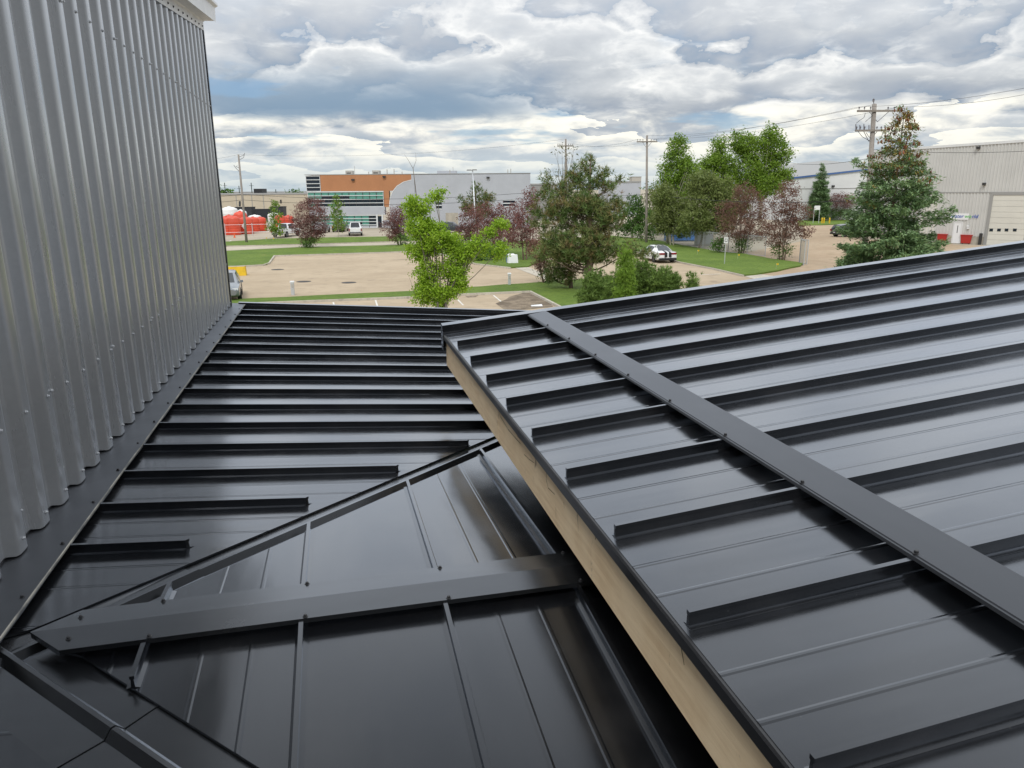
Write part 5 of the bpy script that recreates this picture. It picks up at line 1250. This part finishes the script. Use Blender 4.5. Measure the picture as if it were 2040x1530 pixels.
# parking sign
q = G(1443, 528); t = thing('parking_sign', 'small white parking sign on a steel post on the verge', 'sign', q, -YAW); h = height_at(q, 1444, 472)
mb = MB(); mb.tube([(0, 0, 0), (0, 0, h - .1)], .035, 6); mb.build('post', 'galv_pole', t)
mb = MB(); mb.box((0, -.05, h - .28), (.36, .02, .50)); sgn = mb.build('plate', 'white_paint', t)
mb = MB(); mb.box((0, -.062, h - .28), (.22, .004, .28)); sgr = mb.build('symbol', 'lamp_dark', sgn); mb = MB(); mb.box((0, -.0655, h - .28), (.13, .003, .19)); mb.build('symbol_inner', 'white_paint', sgn)
q = G(1625, 446); t = thing('notice_board', 'white notice board on two posts by the slim spruce', 'sign', q, -YAW); h = height_at(q, 1625, 410)
for s_ in (-.5, .5): mb = MB(); mb.tube([(s_, 0, 0), (s_, 0, h)], .05, 6); mb.build('post', 'galv_pole', t)
mb = MB(); mb.box((0, -.07, h - .35), (1.0, .03, .75)); mb.build('board', 'white_paint', t)
for x in (1637, 1641, 1652):
    q = G(x, 446); t = thing('yellow_bollard', 'yellow steel bollard by the notice board, %s' % {1637: 'leftmost of three', 1641: 'middle of three', 1652: 'rightmost of three'}[x], 'bollard', q, 0, 'yellow bollards')
    mb = MB(); mb.lathe([(.13, 0), (.13, 1.0), (.10, 1.08), (.03, 1.1)], 10); mb.build('tube', 'yellow_paint', t); mb = MB(); mb.lathe([(.2, 0), (.2, .05), (.15, .06)], 10); mb.build('foot', 'concrete', t)
# marker flags in the grass
for x, y, lab in ((1389, 507, 'left of the parking sign'), (1469.5, 516, 'right of the parking sign'), (1546, 535.5, 'near the chain link gate'), (1387 - 57, 481, 'behind the white car'), (530, 480, 'left, in front of the tanks'), (544, 481, 'right, in front of the tanks')):
    q = G(x, y, .12); t = thing('marker_flag', 'tiny yellow marker flag in the grass ' + lab, 'flag', q, -YAW, 'marker flags'); mb = MB(); mb.tube([(0, 0, -.1), (0, 0, .42)], .008, 4); mb.build('wire', 'galv_pole', t); mb = MB(); mb.box((.09, 0, .38), (.16, .012, .12)); mb.build('flag', 'yellow_paint', t)
q = px_at(31, 872); mb = MB(); mb.lathe([(1.5, 0), (1.45, .13), (.3, .16), (.02, .16)], 28); tag(mb.build('tree_bed', 'lawn', loc=(q.x, q.y, .001)), kind='structure')
q = G(1069, 609, .015); mb = MB(); mb.hexa([(-.35, -.2, 0), (.3, -.25, 0), (.38, .2, 0), (-.3, .22, 0)], [(-.33, -.2, .03), (.3, -.22, .012), (.36, .2, .05), (-.3, .2, .015)]); tag(mb.build('paper_scrap', 'white_paint', loc=q), 'scrap of white paper lying among the leaf litter in the front car park', 'litter')
# chain-link gate and fence
def link_mat():
    mm = bpy.data.materials.new('chain_link'); mm.use_nodes = True; t = NT(mm.node_tree); p = t.n['Principled BSDF']; MATS['chain_link'] = mm
    o = t.add('ShaderNodeTexCoord').outputs['Object']; s_ = t.add('ShaderNodeSeparateXYZ', i_0=o); h_ = t.math('ADD', s_.outputs[0], s_.outputs[1])
    d1 = t.math('ABSOLUTE', t.math('SUBTRACT', t.math('FRACT', t.math('MULTIPLY', t.math('ADD', h_, s_.outputs[2]), 11.)), .5)); d2 = t.math('ABSOLUTE', t.math('SUBTRACT', t.math('FRACT', t.math('MULTIPLY', t.math('SUBTRACT', h_, s_.outputs[2]), 11.)), .5))
    al = t.math('MAXIMUM', t.math('GREATER_THAN', d1, .42), t.math('GREATER_THAN', d2, .42)); t.put(p.inputs['Alpha'], al)
    p.inputs['Base Color'].default_value = (.45, .47, .48, 1); p.inputs['Metallic'].default_value = .5; p.inputs['Roughness'].default_value = .5
link_mat()
def mesh_panel(t, a, b, h, b0):
    a, b = Vector(a) - b0, Vector(b) - b0
    mb = MB(); mb.quad(a + Vector((0, 0, .05)), b + Vector((0, 0, .05)), b + Vector((0, 0, h)), a + Vector((0, 0, h))); mb.build('wire_mesh', 'chain_link', t)
    for p in (a, b): mb = MB(); mb.tube([p, p + Vector((0, 0, h + .05))], .04, 6); mb.build('post', 'galv_pole', t)
    for z_ in (.06, h): mb = MB(); mb.tube([a + Vector((0, 0, z_)), b + Vector((0, 0, z_))], .028, 6); mb.build('rail', 'galv_pole', t)
a_, b_ = G(1592, 524), G(1607, 527); t = thing('chain_link_gate', 'grey chain link gate standing open at the yard entrance', 'gate', a_); mesh_panel(t, a_, b_, 2.1, Vector(a_)); c_ = G(1601, 529); mesh_panel(t, a_, c_, 2.1, Vector(a_))
fx = [(1300, 479), (1340, 487), (1400, 497), (1450, 503), (1488, 507), (1524, 511)]
a_ = G(*fx[0]); t = thing('chain_link_fence', 'grey chain link fence along the back of the right verge', 'fence', a_)
for p, n_ in zip(fx[:-1], fx[1:]): mesh_panel(t, G(*p), G(*n_), 1.9, Vector(a_))
mat('container_blue', (.03, .16, .48), .5, var=.15, vscale=1)
q = G(1388, 484); t = thing('shipping_container', 'blue shipping container behind the chain link fence', 'container', q + fwd * 4, -YAW)
mb = MB(); mb.box((0, 0, 1.3), (6.0, 2.4, 2.5)); mb.build('shell', 'container_blue', t)
for i in range(20): mb = MB(); mb.box((-2.85 + .3 * i, -1.22, 1.3), (.14, .05, 2.2)); mb.build('rib', 'container_blue', t)
for s_ in (-1, 1): mb = MB(); mb.box((0, s_ * 1.15, .06), (6.0, .12, .12)); mb.build('rail', 'lamp_dark', t)
q = G(1410, 491); t = thing('grey_cabinet', 'grey steel equipment cabinet right of the blue container', 'cabinet', q + fwd * 2, -YAW)
mb = MB(); mb.box((0, 0, .95), (1.9, 1.2, 1.8)); mb.build('body', 'equip', t)
for s_ in (-.47, .47): mb = MB(); mb.box((s_, -.62, .95), (.86, .03, 1.5)); mb.build('door', 'silver_panel', t)
# red bins and odds at the warehouse
for x, y, w_, lab in ((1877, 484, 1.0, 'red bin left of the white warehouse door'), (1925, 486, 1.15, 'red bin right of the white warehouse door'), (2034, 489, 2.6, 'red metal skip by the overhead door')):
    q = G(x, y); t = thing('red_bin', lab, 'bin', q, F3.rz); mb = MB(); mb.box((0, 0, .55), (w_ * .85, .7, .9), top=(1.2, 1.2)); mb.build('tub', 'red_paint', t); mb = MB(); mb.box((0, 0, 1.03), (w_ * 1.1, .95, .07)); mb.build('rim', 'red_paint', t)
    for s_ in (-1, 1): mb = MB(); mb.box((s_ * w_ * .3, 0, .05), (.08, .6, .1)); mb.build('foot', 'lamp_dark', t)
q = px_at(60, 1965); t = thing('flat_trailer', 'white topped flat deck with navy side behind the roof edge', 'trailer', q, F3.rz); 
mb = MB(); mb.box((0, 0, .62), (5.2, 1.8, .28)); mb.build('side', 'blue_trim', t); mb = MB(); mb.box((0, 0, .79), (5.3, 1.9, .05)); mb.build('deck', 'white_paint', t)
for s_ in (-1.5, 1.5): mb = MB(); mb.lathe([(.36, -.95), (.36, .95), (.1, .96)], 14, (s_, 0, .36), Vector((0, 1, 0))); mb.build('wheels', 'tyre', t)
# distant skyline masts and trees
mat('skyline', (.05, .065, .06), .9)
for i, x in enumerate((471, 498, 522, 568)):
    q = px_at(300, x); mb = MB(); hh = height_at(q, x, (364, 370, 364, 377)[i]); mb.tube([(0, 0, 0), (0, 0, hh)], .16, 5); mb.box((0, 0, hh - 1), (1.6, .1, .1)); tag(mb.build('distant_mast', 'skyline', loc=q), ('thin distant mast left of the left utility pole', 'thin distant mast right of the black rooftop tank', 'distant pole above the beige warehouse', 'distant pole left of the orange building')[i], 'mast')
for i, (x, yt, w_) in enumerate(((585, 383, 14), (450, 379, 16), (1640, 336, 14))):
    decid('distant_tree', ('rounded distant tree just left of the orange building', 'distant treetop at the edge of the corrugated wall', 'distant tree beyond the low white warehouse')[i], None, [(x, yt + 4, w_, 5), (x + 8, yt + 5, w_ * .6, 4)], 'leaf_shrub', .9, 1.6, .7, 10, .25, .2, base=px_at(260, x), limbs=6, cat='tree')
